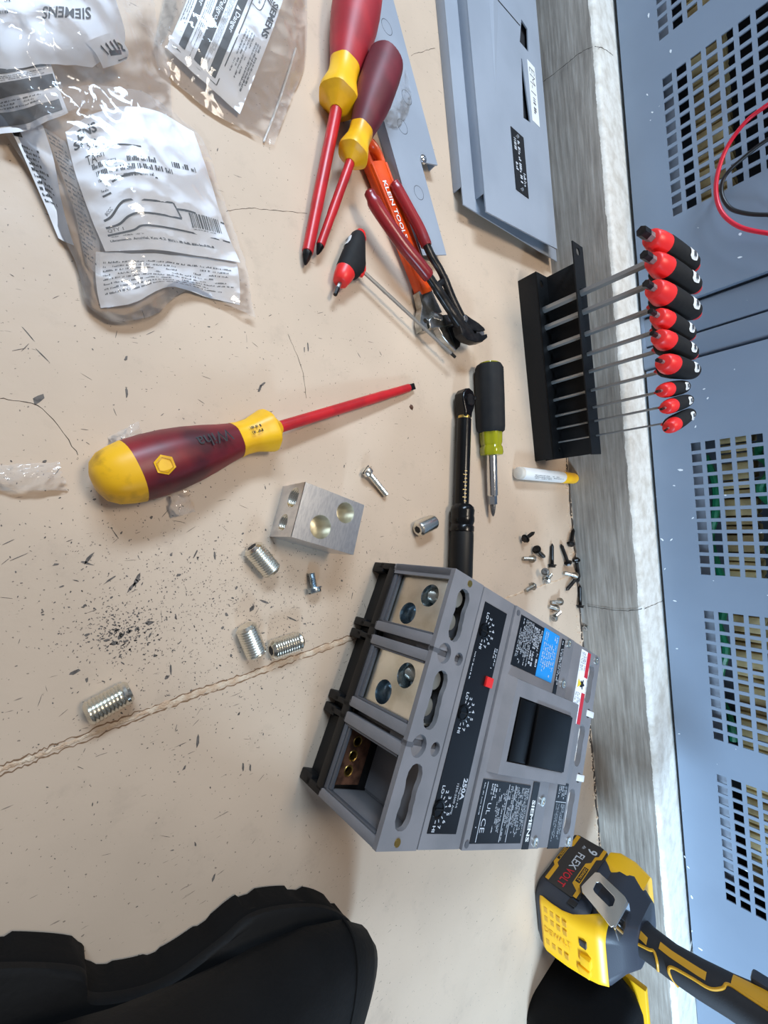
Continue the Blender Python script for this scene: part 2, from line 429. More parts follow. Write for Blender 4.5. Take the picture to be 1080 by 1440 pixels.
# hairline cracks across the plinth
def ribbon(pts, wid, name, mat, parent, jit=0.5, lift=0.15, n=6, nrm=(0, 0, 1)):
    P = bez(pts, n); mbr = MB(); N = Vector(nrm); L, Rr = [], []
    for k, p in enumerate(P):
        t = (P[min(k + 1, len(P) - 1)] - P[max(k - 1, 0)]).normalized(); sd = N.cross(t).normalized()
        ww = wid * (0.55 + 0.9 * random.random()); o = sd * (random.uniform(-jit, jit))
        L.append(p + o + sd * ww / 2 + N * lift); Rr.append(p + o - sd * ww / 2 + N * lift)
    vs = L + Rr; m = len(L)
    mbr.add(vs, [(k, k + 1, m + k + 1, m + k) for k in range(m - 1)])
    return mbr.build(name, mat, parent, smooth=False, flip=False)
for face, top in (([(826, 852), (850, 856), (880, 859), (903, 856)], [(906, 856), (920, 850), (932, 845)]), ([(764, 115), (790, 95), (815, 75), (833, 66)], [(836, 65), (848, 68), (862, 78)])):
    ribbon([pxX(*p, PADX - 2.2) for p in face], 0.9, 'crack', 'crack_dark', pad, 0.6, 0.0, 8, (-1, 0, 0))
    ribbon([px(*p, PADZ + 0.1) for p in top], 0.8, 'crack', 'crack_dark', pad, 0.5, 0.1, 8)
# crumbling joint between floor paint and plinth
random.seed(3)
jp = [Vector((PADX - 3.5 + 2.5 * noise.noise(Vector((y * 0.02, 0, 4))), y, 0)) for y in range(-700, 300, 14)]
ribbon(jp, 5.5, 'joint_crack', 'crack_dark', fl, 1.6, 0.12, 2)
mb = MB()
for k in range(360):
    y = random.uniform(-700, 330); x = PADX - abs(random.gauss(0, 9)) - 1; r = random.uniform(0.5, 2.0) * (1.6 if random.random() < .1 else 1)
    a0 = random.random() * 6
    ring = [(x + r * random.uniform(.6, 1.2) * math.cos(a0 + i * PI / 3), y + r * random.uniform(.6, 1.2) * math.sin(a0 + i * PI / 3), 0) for i in range(6)]
    top = [(x + (p[0] - x) * 0.5, y + (p[1] - y) * 0.5, r * 0.6) for p in ring]
    mb.loft([ring, top])
tag(mb.build('joint_grit', 'filler', fl, sharp=20), None, None, kind='stuff')
# old filled crack running across the floor
for pts in ([(-160, 1150), (-80, 1115), (-10, 1087), (40, 1068), (80, 1052), (140, 1028), (190, 1008), (250, 985), (300, 967), (350, 950), (400, 931), (450, 913), (505, 893)], [(688, 851), (720, 838), (755, 826), (790, 814), (806, 807)]):
    wide = 2.9 if pts[0][0] < 50 else 1.5
    P = bez([px(*p) for p in pts], 14); mb = MB(); rings = []
    for k, p in enumerate(P):
        t = (P[min(k + 1, len(P) - 1)] - P[max(k - 1, 0)]).normalized(); sd = Vector((-t.y, t.x, 0))
        ww = wide * (0.55 + 0.55 * abs(noise.noise(Vector((k * 0.13, 2, 0)))) + 0.35 * random.random()) * (0.5 if p.x < 40 else 1)
        o = sd * random.uniform(-.5, .5)
        rings.append([p + o + sd * ww, p + o + sd * ww * 0.5 + Vector((0, 0, 0.2 + 0.35 * random.random())), p + o + Vector((0, 0, 0.15 + 0.4 * random.random())), p + o - sd * ww * 0.5 + Vector((0, 0, 0.2 + 0.35 * random.random())), p + o - sd * ww])
    mb.loft(rings, cap=False, closed=False); mb.build('crack_filler', 'filler', fl, sharp=25)
    if wide > 2:
        for sgn in (-1, 1):
            Q = []
            for k, p in enumerate(P[::4]):
                t = (P[min(k * 4 + 1, len(P) - 1)] - P[max(k * 4 - 1, 0)]).normalized(); Q.append(p + Vector((-t.y, t.x, 0)) * sgn * wide * 0.86)
            ribbon(Q, 0.8, 'crack', 'crack_brown', fl, 0.9, 0.2, 3)
for pts in ([(318, 297), (350, 293), (385, 296), (432, 300)], [(578, 78), (596, 72), (612, 68)], [(0, 560), (60, 575), (110, 640)], [(405, 470), (425, 520), (430, 560)]):
    ribbon([px(*q) for q in pts], 0.35, 'hairline_crack', 'crack_dark', fl, 0.5, 0.1, 8)
# paint chips and scuffs: small flat patches worn through the floor paint
random.seed(5)
mb = MB()
def chip(x, y, l, wd, a, z=0.1):
    n = 7; ca, sa = math.cos(a), math.sin(a); q = []
    for i in range(n):
        t = 2 * PI * i / n; r = random.uniform(0.55, 1.1)
        u, v = l * r * math.cos(t), wd * r * math.sin(t); q.append((x + u * ca - v * sa, y + u * sa + v * ca, z))
    mb.add(q, [tuple(range(n))])
dense = [(270, 855, 110, 1100), (170, 885, 45, 260), (360, 850, 80, 620), (330, 950, 100, 330), (440, 830, 60, 200), (120, 720, 90, 60), (480, 600, 140, 190), (230, 570, 160, 70), (100, 1030, 140, 60), (270, 1110, 140, 160), (110, 760, 90, 60), (560, 690, 80, 60), (400, 300, 120, 60), (720, 760, 50, 50), (520, 1260, 120, 30), (300, 500, 200, 60)]
for cx, cy, sd, num in dense:
    for k in range(num):
        x, y = random.gauss(cx, sd), random.gauss(cy, sd * 0.7)
        if not (0 < x < 800 and 150 < y < 1420): continue
        p = px(x, y); big = random.random()
        l = random.uniform(0.25, 0.85) * (2.4 if big > 0.95 else 1); wd = l * random.uniform(0.16, 0.65)
        chip(p.x, p.y, l, wd, random.random() * PI)
for x, y, l, wd, a in ((53, 562, 4.5, 2.2, .9), (178, 553, 3.5, .9, 1.5), (177, 504, 2, 1, 1), (366, 545, 4.5, 1.6, 1.1), (370, 540, 4, 1, .8), (433, 488, 4.5, .8, 1.5), (428, 492, 4, .7, 1.5), (125, 785, 5, 1.4, .8), (122, 792, 4, 1, -.5), (193, 815, 6, 1.6, 1.1), (185, 825, 5, 1, .8), (275, 779, 4, .7, 1), (302, 780, 4, .9, 1.5), (355, 855, 4, 2, 1), (372, 846, 5, 1, -.6), (410, 870, 6, .7, -.6), (495, 838, 4, .6, 1.2), (278, 1043, 5, 1, 1.4), (342, 1078, 4, 1, 1.5), (352, 1080, 3, .9, 1.5), (240, 942, 4, .7, 1.5), (155, 815, 5, .6, .5), (160, 905, 2.4, 1.6, .2), (170, 895, 2.6, 1.4, .6), (182, 888, 2.2, 1.4, 0), (192, 884, 2, 1.3, .8), (150, 900, 2, 1.2, 0), (176, 902, 2, 1, 0), (165, 886, 1.6, 1, 0), (122, 893, 2, 1, 0), (105, 945, 3, 1.5, 0), (210, 876, 3, 1.6, 0), (60, 500, 6, .4, -.9), (40, 470, 6, .5, -1), (535, 497, 3, .6, -1), (505, 500, 4, .4, -1), (300, 1235, 3, 1, 1)):
    p = px(x, y); chip(p.x, p.y, l, wd, a)
for k in range(110):
    x, y = random.gauss(270, 190), random.gauss(760, 230)
    if 0 < x < 620 and 200 < y < 1300:
        q = px(x, y); chip(q.x, q.y, random.uniform(1.5, 5.5), random.uniform(.12, .3), random.random() * PI)
for k in range(170):
    x, y = random.gauss(172, 26), random.gauss(893, 16); q = px(x, y); chip(q.x, q.y, random.uniform(.3, 1.3), random.uniform(.25, .8), random.random() * PI)
tag(mb.build('paint_chips', 'chip_grey', fl, smooth=False, flip=False), None, None, kind='stuff')

# ------------------------------------------------------------------ electrical cabinet on the plinth
cab = thing('electrical_cabinet', 'blue-grey steel electrical cabinet with square perforated vents on the concrete plinth', 'cabinet', T(CABX, 0, PADZ))
PIT, HY, HZ = 16.44, 11.6, 11.4
def door(y0, y1, fields, z1=1850.0, name='door', z0=97.0):
    """door sheet in the plane x = 0 (cabinet-local, z measured from the plinth), fields = first hole Y of each vent"""
    m = MB(); nz = 12; zf0 = 151.1 - PIT / 2; zf1 = zf0 + nz * PIT
    def rect(a, b, c, d): m.add([(0, a, c - PADZ), (0, b, c - PADZ), (0, b, d - PADZ), (0, a, d - PADZ)], [(0, 1, 2, 3)])
    rect(y0, y1, z0, zf0); rect(y0, y1, zf1, z1)
    cur = y1
    for fy in sorted(fields, reverse=True):
        ft, fb = fy + PIT / 2, fy - 11.5 * PIT
        rect(ft, cur, zf0, zf1)
        for i in range(12):
            for j in range(nz):
                cy, cz = fy - i * PIT, 151.1 + j * PIT - PADZ; o = PIT / 2
                vs = [(0, cy + a * o, cz + b * o) for a, b in ((-1, -1), (1, -1), (1, 1), (-1, 1))] + [(0, cy + a * HY / 2, cz + b * HZ / 2) for a, b in ((-1, -1), (1, -1), (1, 1), (-1, 1))] + [(1.9, cy + a * HY / 2, cz + b * HZ / 2) for a, b in ((-1, -1), (1, -1), (1, 1), (-1, 1))]
                m.add(vs, [(k, (k + 1) % 4, 4 + (k + 1) % 4, 4 + k) for k in range(4)] + [(4 + k, 4 + (k + 1) % 4, 8 + (k + 1) % 4, 8 + k) for k in range(4)])
        cur = fb
    rect(y0, cur, zf0, zf1)
    for a, b, c, d in ((y0, y0, z0, z1), (y1, y1, z0, z1)):
        m.add([(0, a, c - PADZ), (16, a, c - PADZ), (16, a, d - PADZ), (0, a, d - PADZ)], [(0, 1, 2, 3)])
    m.add([(0, y0, z0 - PADZ), (0, y1, z0 - PADZ), (16, y1, z0 - PADZ), (16, y0, z0 - PADZ)], [(0, 1, 2, 3)])
    m.add([(0, y0, z1 - PADZ), (0, y1, z1 - PADZ), (16, y1, z1 - PADZ), (16, y0, z1 - PADZ)], [(0, 1, 2, 3)])
    return m.build(name, 'cabinet_paint', cab, smooth=False, flip=False)
door(242, 1150, [551, 796, 1041])
door(-766, 158, [34.0, -211.6, -457.2])
fr = MB(); fr.box(6, 40, 196, 238, 0, 1758, 2.5); fr.build('frame_post', 'cabinet_paint', cab)
fr = MB(); fr.box(3, 40, 161, 194, 0, 1758, 4); fr.build('frame_post', 'cabinet_paint', cab)
MB().box(5, 30, 180, 250, 0, 6, 2).build('door_sill', 'cabinet_paint', cab)
MB().box(8, 60, -900, -772, 0, 1760, 3).build('frame_post', 'cabinet_paint', cab)
MB().box(2, 40, -840, -772, -0, 14, 2).build('door_sill', 'white_plastic', cab)
mb = MB()
mb.box(300, 302, -900, 1150, 0, 1760); mb.box(20, 302, -900, 1150, 0, 2); mb.box(0, 302, -900, 1150, 1758, 1762)
mb.box(20, 302, -902, -900, 0, 1760); mb.box(20, 302, 1150, 1152, 0, 1760)
mb.build('enclosure', 'enclosure_grey', cab, smooth=False)
for y0, y1 in ((-640, 50), (330, 1100)):
    MB().box(30, 44, y0, y1, 30, 62, 2).build('inner_channel', 'inside_steel', cab)
    mb = MB(); k = y0
    while k < y1 - 12:
        mb.box(56, 100, k, k + 11.2, 72, 112, 2.5); k += 13.5
    mb.build('coil', 'tan_coil', cab)
for ya, yb, z, ph in ((-230, 20, 64, 0), (-420, -200, 60, 1), (-60, 30, 124, 2), (-180, -20, 132, 1)):
    path = bez([(48 + 5 * math.sin(k + ph), ya + (yb - ya) * k / 6, z + 7 * math.sin(1.7 * k + ph)) for k in range(7)], 5)
    MB().tube(path, 5.2, 8).build('green_wire', 'green_wire', cab)
# chips of white plaster stuck to the door
random.seed(9); mb = MB()
for x, y, r in ((990, 547, 1.3), (995, 560, 1.5), (975, 590, 1.2), (978, 600, 1.6), (957, 661, 2.6), (948, 683, 1.4), (931, 759, 2), (944, 759, 1.6), (935, 800, 1.2), (949, 845, 1.7), (985, 1335, 2.4), (973, 1262, 2), (968, 1220, 1.4), (1040, 362, 2), (912, 22, 2), (943, 72, 2), (917, 158, 1.4), (910, 133, 1.4), (955, 1032, 1.3), (963, 1205, 1.3), (1050, 1225, 1.3)):
    p = pxX(x, y, CABX - 0.3)
    a = random.random() * 3; q = []
    for i in range(7):
        t = 2 * PI * i / 7; u, v = r * 1.6 * random.uniform(.6, 1.1) * math.cos(t), r * .7 * random.uniform(.6, 1.1) * math.sin(t)
        q.append((p.x - CABX, p.y + u * math.cos(a) - v * math.sin(a), p.z - PADZ + u * math.sin(a) + v * math.cos(a)))
    mb.loft([q, [(c[0] + 0.4, c[1], c[2]) for c in q]])
tag(mb.build('plaster_specks', 'white_spot', cab, smooth=False), None, None, kind='stuff')
# meter leads hanging in front of the vent
p1 = [Vector((724, 455, 620)), Vector((716, 450, 420)), pxX(1115, 120, 700), pxX(1080, 147, 700), pxX(1048, 172, 701), pxX(1020, 212, 702), pxX(1007, 258, 702), pxX(1013, 295, 702), pxX(1038, 318, 700), pxX(1080, 328, 699), pxX(1130, 330, 704), Vector((718, 262, 450)), Vector((724, 258, 620))]
ld = MB().tube(bez(p1, 8), 2.5, 10).build('test_lead', 'lead_red', None); tag(ld, 'red rubber meter lead looping in front of the perforated cabinet door', 'cable')
p1 = [Vector((724, 425, 620)), Vector((718, 415, 420)), pxX(1120, 175, 708), pxX(1080, 196, 708), pxX(1048, 220, 709), pxX(1020, 247, 710), pxX(1015, 272, 710), pxX(1026, 292, 709), pxX(1048, 300, 706), pxX(1080, 302, 706), pxX(1130, 300, 710), Vector((719, 285, 450)), Vector((724, 282, 620))]
ld = MB().tube(bez(p1, 8), 2.3, 10).build('test_lead', 'lead_black', None); tag(ld, 'black rubber meter lead inside the loop of the red one', 'cable')

# ------------------------------------------------------------------ moulded-case circuit breaker
BK = T(240.4, -57.5, 0, -0.55774)
brk = thing('circuit_breaker', 'large grey three-pole circuit breaker with black base lying on the floor', 'breaker', BK)
BL, BWD, BZ = 280.0, 190.5, 102.0
def V(v): return -v
mb = MB()                                            # black base with notched feet at the lug end
foot = [(0, 0, 9), (0, 54, 61), (0, 64.5, 72), (0, 119, 126), (0, 129.5, 137), (0, 182, 190.5)]
mb.box(9, BL, V(BWD), 0, 1.5, 30)
for _, a, b in foot: mb.box(0, 14, V(b), V(a), 0, 16, 1.2)
for a, b in ((0, 6), (56, 60.5), (65.5, 70), (121, 125.5), (130.5, 135), (184.5, 190.5)): mb.box(0, 12, V(b), V(a), 10, 32, 0.8)
mb.box(0, 5, V(BWD - 3), V(3), 24, 33, 0.8)
mb.build('base', 'black_plastic', brk)
mb = MB()                                            # grey moulded housing
mb.box(47, 205, V(BWD), 0, 30, 96)
mb.box(205, BL, V(BWD), 0, 30, 34)
for a, b in ((0, 7), (52.8, 60.6), (64.8, 72.6), (116, 123.8), (128, 136.2), (184, 190.5)):
    mb.box(0, 48, V(b), V(a), 30, 98.5, 0.7)
    mb.box(4, 45, V(b) - .01, V(a) + .01, 32, 97)
for a, b in ((60.6, 64.8), (123.8, 128)): mb.box(13, 47, V(b), V(a), 30, 97)
for a, b in ((0, 8), (56, 72), (118, 134), (182, 190.5)): mb.box(204, BL, V(b), V(a), 30, 96.5, 0.7)
mb.box(0, 3, V(9), 0, 33, 98); mb.build('housing', 'grey_moulding', brk)
mb = MB()                                            # inner rails that frame each pole opening
for a, b in ((7, 52.8), (72.6, 116), (136.2, 184)):
    mb.box(1.0, 5, V(a + 1.6), V(a), 33, 96, 0.4); mb.box(1.0, 5, V(b), V(b - 1.6), 33, 96, 0.4)
    mb.box(1, 8, V(b), V(a), 31, 37, 0.6); mb.box(2, 4.5, V(b - 2), V(a + 2), 37.5, 40)
mb.build('pole_rails', 'grey_moulding_dark', brk)
MB().box(46, 47.6, V(BWD - 8), V(8), 30, 96).build('chamber_wall', 'grey_moulding', brk)
# lug cover with keyhole openings
def blob(cx, cy, seq):
    """wavy slot outline: seq of (v, half width)"""
    a = [(cx - h, V(v)) for v, h in seq]; b = [(cx + h, V(v)) for v, h in reversed(seq)]; return a + b
def kidney(u, c, tilt=0.0):
    s = [(-20.5, 2), (-19, 5), (-15, 7.3), (-10, 7.6), (-6, 6.6), (-2, 6.2), (2, 6.9), (6, 6.6), (10, 7.4), (15, 7.2), (19, 5), (20.5, 2)]
    return [(x + tilt * (-(y) - c), y) for x, y in blob(u, 0, [(c + a, h) for a, h in s])]
holes = [kidney(18, 31.5, 0.02), kidney(17.5, 95), kidney(17, 158.5)]
for c in (62.5, 127):
    k = [(13 + 7.6 * math.cos(t), V(c) + 7.6 * math.sin(t)) for t in [PI * 2 * i / 20 for i in range(20)]]
    holes.append(k); holes.append([(31 + 5 * math.cos(2 * PI * i / 16), V(c) + 5 * math.sin(2 * PI * i / 16)) for i in range(16)])
mb = MB().plate([(0, 0), (38.5, 0), (38.5, V(BWD)), (0, V(BWD))], holes, 98, BZ)
mb.build('lug_cover', 'grey_moulding', brk, sharp=30)
for c in (62.5, 127): MB().box(0, 7, V(c + 1.6), V(c - 1.6), 97, BZ + 0.1).build('cover_slot', 'grey_moulding_dark', brk)
for c in (62.5, 127):
    MB().cyl((13, V(c), 80), (13, V(c), 97.5), 8.5).build('cover_well', 'grey_moulding_dark', brk); MB().cyl((31, V(c), 80), (31, V(c), 97.5), 6).build('cover_well', 'grey_moulding_dark', brk)
for u, v in ((20.5, 5), (17.6, 185.6)):
    sct = MB().cyl((u, V(v), BZ - 1), (u, V(v), BZ + 0.6), 3, 2.6, 14).build('rivet', 'brass', brk)
# aluminium lugs in two poles
for c in (30.5, 94):
    lug = MB()
    hs = [(c - 7.5, 78, 9.4), (c + 10, 59.5, 9.2)]
    FM = basis((5.5, 0, 0), (0, -1, 0), (0, 0, 1), (-1, 0, 0))
    lug.plate([(c - 22, 38), (c + 22, 38), (c + 22, 97.6), (c - 22, 97.6)], [circle(a, z, r, 22) for a, z, r in hs], -2, 0, FM)
    lug.box(10, 40, V(c + 20.5), V(c + 19), 38, 96); lug.box(10, 40, V(c - 19), V(c - 20.5), 38, 96); lug.box(10, 40, V(c + 20), V(c - 20), 36, 38)
    lo = lug.build('lug', 'aluminium_lug', brk, sharp=30)
    for a, z, r in hs:
        bo = MB(); n = 22
        rings = [[(5.5 + d, V(a) + rr * math.cos(2 * PI * i / n), z + rr * math.sin(2 * PI * i / n)) for i in range(n)] for d, rr in ((0, r), (2, r - .6), (14, r - 1.2), (15, 0.1))]
        bo.loft(rings, cap=False); bo.build('wire_hole', 'zinc_blue', lo, sharp=50)
        MB().lathe([(0, 3.2), (2.5, 3.0), (4.5, 1.6), (5, .1)], 14, basis((22, V(a + 1), z - 2), (-1, 0, 0), (0, 1, 0), (0, 0, -1))).build('screw_end', 'chrome', lo)
    for dv, u in ((-11, 18), (8, 17)):                # clamping screws seen through the cover slot
        z0 = 70; prof = []
        for k in range(15): prof += [(k * 1.8, 7.0), (k * 1.8 + 0.9, 6.2)]
        MB().lathe(prof, 18, basis((u, V(c + dv), z0), (0, 0, 1), (0, 1, 0), (-1, 0, 0))).build('clamp_screw', 'zinc_matte', lo, sharp=20)
# bare terminal bar in the third pole
tb = MB().plate([(2, V(138)), (31, V(142)), (31, V(178)), (2, V(180))], [circle(16.4, V(v), 3.6, 16) for v in (147.3, 158, 169)], 32, 37).build('terminal_bar', 'copper_dark', brk, sharp=30)
for v in (147.3, 158, 169):
    MB().loft([[(16.4 + r * math.cos(t), V(v) + r * math.sin(t), z) for t in [2 * PI * i / 16 for i in range(16)]] for r, z in ((4.4, 37.1), (4.1, 37.5), (3.2, 37.2), (2.8, 33))], cap=False).build('thread', 'brass', tb)
# trip unit band
MB().box(40, 88, V(BWD), 0, 94, BZ, 0.9).build('trip_cover', 'grey_moulding', brk)
TL = MB().box(45.2, 78.6, V(180), V(11.4), BZ - 1, BZ + 0.5).build('trip_label', 'label_black', brk, smooth=False)
def FTX(u, v, z=BZ, rot=0.0): return T(u, V(v), z) @ Matrix.Rotation(-PI / 2 + rot, 4, 'Z')
for (u, v) in ((52.6, 34), (51.6, 98.4), (50.6, 164.4)):
    d = MB(); d.lathe([(0, 6.2), (1.0, 6.0), (1.2, 4.8), (0.6, 4.5)], 22, basis((u, V(v), BZ + 0.4), (0, 0, 1), (0, 1, 0), (-1, 0, 0)))
    dl = d.build('trip_dial', 'black_gloss', brk)
    MB().box(u - 4, u + 4, V(v + .6), V(v - .6), BZ + 1.2, BZ + 1.8, M=None).build('dial_slot', 'black_plastic', dl)
    for k, s_ in enumerate(('LO', '2', '3', '4', '5', '6', '7', 'HI')):
        a = PI + 0.25 - k * (PI + 0.5) / 7                # from the upper side round to the lower side
        rr = 12.6
        du, dv = rr * math.sin(a * 1.0 + 0) , -rr * math.cos(a)
        uu, vv = u + rr * math.sin((k + 0.0) / 7 * PI) * 1.0, v - rr * math.cos(k / 7 * PI)
        text(s_, 3.3, FTX(uu, vv, BZ + 0.62), 'label_print', TL, offset=0.02)
        t0 = MB(); d0, d1 = 7.2, 9.2; sa, ca = math.sin(k / 7 * PI), math.cos(k / 7 * PI)
        t0.tube([(u + d0 * sa, V(v - d0 * ca), BZ + .6), (u + d1 * sa, V(v - d1 * ca), BZ + .6)], 0.35, 4); t0.build('tick', 'label_print', TL)
text('250A', 5.2, FTX(75, 150, BZ + 0.62), 'label_print', TL, offset=0.03)
text('Magnetic Adj', 2.4, FTX(70.6, 156, BZ + 0.62), 'label_print', TL)
text('1250-2500 Amp', 3.0, FTX(66.4, 157, BZ + 0.62), 'label_print', TL)
pl = words(MB(), 43, 62, 72, 77.5, 2, 0.6, M=basis((0, 0, BZ + 0.62), (0, -1, 0), (1, 0, 0), (0, 0, 1))); pl.build('fine_print', 'label_print', TL, smooth=False, flip=False)
pl = words(MB(), 52, 82, 47, 50, 1, 0.4, M=basis((0, 0, BZ + 0.62), (0, -1, 0), (1, 0, 0), (0, 0, 1))); pl.build('fine_print', 'label_print', TL, smooth=False, flip=False)
MB().box(69.5, 79, V(74.5), V(66.5), BZ, BZ + 2.4, 0.5).build('trip_button', 'red_plastic', brk)
# centre cover
mb = MB(); mb.box(88.6, 206, V(BWD), 0, 92, BZ + 1.8, 1.0)
mb.build('centre_cover', 'grey_moulding', brk)
mb = MB(); mb.box(206.4, 252, V(BWD), 0, 92, BZ + 0.4, 0.8); mb.build('end_cover', 'grey_moulding', brk)
ep = MB().plate([(246, 0), (BL, 0), (BL, V(BWD)), (246, V(BWD))], [kidney(262, 33, 0), kidney(262, 97), kidney(262, 159)] + [[(271 + 5 * math.cos(2 * PI * i / 16), V(c) + 5 * math.sin(2 * PI * i / 16)) for i in range(16)] for c in (63.2, 127.6)], 96, BZ - 0.8)
ep.build('end_lug_cover', 'grey_moulding', brk, sharp=30)
for c in (33, 97, 159): MB().box(248, 276, V(c + 21), V(c - 21), 60, 96, 1).build('line_terminal', 'white_plastic', brk)
for c in (63.2, 127.6): MB().box(266, 284, V(c + 3.2), V(c - 3.2), 88, BZ - 0.2, 0.6).build('clip', 'white_plastic', brk)
for u, v in ((93, 5.5), (93, 186)): MB().cyl((u, V(v), BZ + 1), (u, V(v), BZ + 2.2), 2.6, n=14).build('rivet', 'grey_moulding_dark', brk)
for u, v in ((194, 6), (197, 46), (197, 152), (197, 185), (270, 6), (270, 186)):
    MB().lathe([(0, 4.2), (1.2, 4.0), (1.3, 2.6), (0.7, 2.4)], 16, basis((u, V(v), BZ + (1.7 if u < 206 else -0.9)), (0, 0, 1), (0, 1, 0), (-1, 0, 0))).build('cover_screw', 'zinc', brk)
ZC = BZ + 1.8
PM = basis((0, 0, ZC + 0.55), (0, -1, 0), (1, 0, 0), (0, 0, 1))
PM = basis((-3.4, 0, ZC + 0.55), (0, -1, 0), (1, 0, 0), (0, 0, 1))
LB = MB().box(98.3, 141, V(50), V(5.5), ZC - .5, ZC + 0.4).build('rating_label', 'label_black', brk, smooth=False)
mb = MB(); words(mb, 7, 49, 104, 126, 9, 0.55, PM); words(mb, 9, 30, 127, 143, 6, 0.8, PM); words(mb, 31, 48, 127, 143, 4, 0.7, PM)
mb.build('fine_print', 'label_print', LB, smooth=False, flip=False)
BB = MB().box(141.6, 172.5, V(50.3), V(4.5), ZC - .5, ZC + 0.4).build('blue_label', 'label_blue', brk, smooth=False)
mb = MB(); words(mb, 7, 48, 148, 174, 7, 0.5, PM); mb.build('fine_print', 'label_print', BB, smooth=False, flip=False)
SB = MB().box(179, 185.5, V(59), V(5), ZC - .5, ZC + 0.4).build('warning_strip', 'label_black', brk, smooth=False)
mb = MB(); words(mb, 7, 58, 183, 188.4, 2, 0.6, PM); mb.build('fine_print', 'label_print', SB, smooth=False, flip=False)
RL = MB().box(95.8, 171, V(185.5), V(140.5), ZC - .5, ZC + 0.4).build('catalog_label', 'label_black', brk, smooth=False)
mb = MB(); words(mb, 143, 184, 150, 173, 11, 0.6, PM); words(mb, 143, 184, 140, 148, 4, 0.6, PM); words(mb, 146, 182, 124, 138, 6, 0.55, PM, dens=.6); words(mb, 143, 156, 112, 122, 3, 0.6, PM)
words(mb, 143, 184, 101, 104, 1, 0.4, PM); mb.build('fine_print', 'label_print', RL, smooth=False, flip=False)
mb = MB()
for u in (102.6, 135.4, 145.6): mb.box(u, u + .7, V(184.5), V(142), ZC + .4, ZC + .6)
mb.build('rule', 'label_print', RL, smooth=False)
text('CE', 6.2, FTX(108, 173, ZC + 0.6), 'label_print', RL)
text('UL', 5, FTX(111, 161, ZC + 0.6), 'label_print', RL)
SI = MB().box(175.4, 186.6, V(190.2), V(137), ZC - .5, ZC + 0.4).build('brand_strip', 'label_black', brk, smooth=False)
text('SIEMENS', 5.6, FTX(181, 168, ZC + 0.6), 'white_plastic', SI, width=33, offset=0.03)
ZE = BZ + 0.4
WL = MB().box(228, 251, V(77.6), V(3), ZE - .5, ZE + 0.3).build('danger_label', 'white_paper', brk, smooth=False)
PE = basis((0, 0, ZE + 0.45), (0, -1, 0), (1, 0, 0), (0, 0, 1))
mb = MB(); mb.box(243, 251, V(30), V(3), ZE + .3, ZE + .42); mb.box(243, 251, V(77.6), V(46), ZE + .3, ZE + .42); mb.build('red_band', 'label_red', WL, smooth=False)
mb = MB(); words(mb, 5, 29, 229, 242, 5, .5, PE); words(mb, 47, 76, 229, 242, 5, .5, PE); mb.build('fine_print', 'ink_grey', WL, smooth=False, flip=False)
mb = MB(); mb.add([(231, V(33), ZE + .5), (231, V(43), ZE + .5), (239, V(38), ZE + .5)], [(0, 1, 2)]); mb.build('warning_triangle', 'label_yellow', WL, smooth=False, flip=False)
mb = MB(); mb.prism([(241 + 4 * math.cos(t) * (1 + .35 * math.cos(5 * t)), V(38) + 4 * math.sin(t) * (1 + .35 * math.cos(5 * t))) for t in [2 * PI * i / 30 for i in range(30)]], ZE + .4, ZE + .55); mb.build('blast_mark', 'ink', WL, smooth=False)
KL = MB().box(225.5, 248, V(191), V(134.5), ZE - .5, ZE + 0.3).build('spec_label', 'label_black', brk, smooth=False)
mb = MB(); words(mb, 137, 150, 228, 246, 5, .5, PE); words(mb, 153, 189, 238, 246, 4, .5, PE); words(mb, 153, 189, 228, 235, 3, .35, PE, dens=.6); mb.box(226, 247.5, V(151.6), V(151), ZE + .3, ZE + .5); mb.build('fine_print', 'label_print', KL, smooth=False, flip=False)
# handle escutcheon and toggle
es = MB()
o = [(97, V(58.5)), (226, V(58.5)), (226, V(135)), (97, V(135))]; t_ = [(104, V(59.5)), (224, V(59.5)), (224, V(134)), (104, V(134))]
hw = [(112.5, V(72.5)), (212, V(72.5)), (212, V(124)), (112.5, V(124))]
zt = ZC + 6.5
es.add([(p[0], p[1], ZC - .2) for p in o] + [(p[0], p[1], zt) for p in t_] + [(p[0], p[1], zt) for p in hw] + [(p[0], p[1], zt - 9) for p in hw],
       [(i, (i + 1) % 4, 4 + (i + 1) % 4, 4 + i) for i in range(4)] + [(4 + i, 4 + (i + 1) % 4, 8 + (i + 1) % 4, 8 + i) for i in range(4)] + [(8 + i, 8 + (i + 1) % 4, 12 + (i + 1) % 4, 12 + i) for i in range(4)])
es.build('escutcheon', 'grey_moulding', brk, sharp=20, flip=False)
tg = MB().box(113, 211.5, V(123.8), V(72.7), zt - 10, zt - 1.0, 0.6)
tg.build('toggle_shutter', 'toggle_black', brk)
th = MB(); th.box(114, 142, V(123), V(73.5), zt - 3, zt + 0.8, 1.0); th.box(142.8, 210.5, V(123.2), V(73.3), zt - 2, zt + 2.6, 1.0)
th.build('toggle_handle', 'toggle_black', brk)

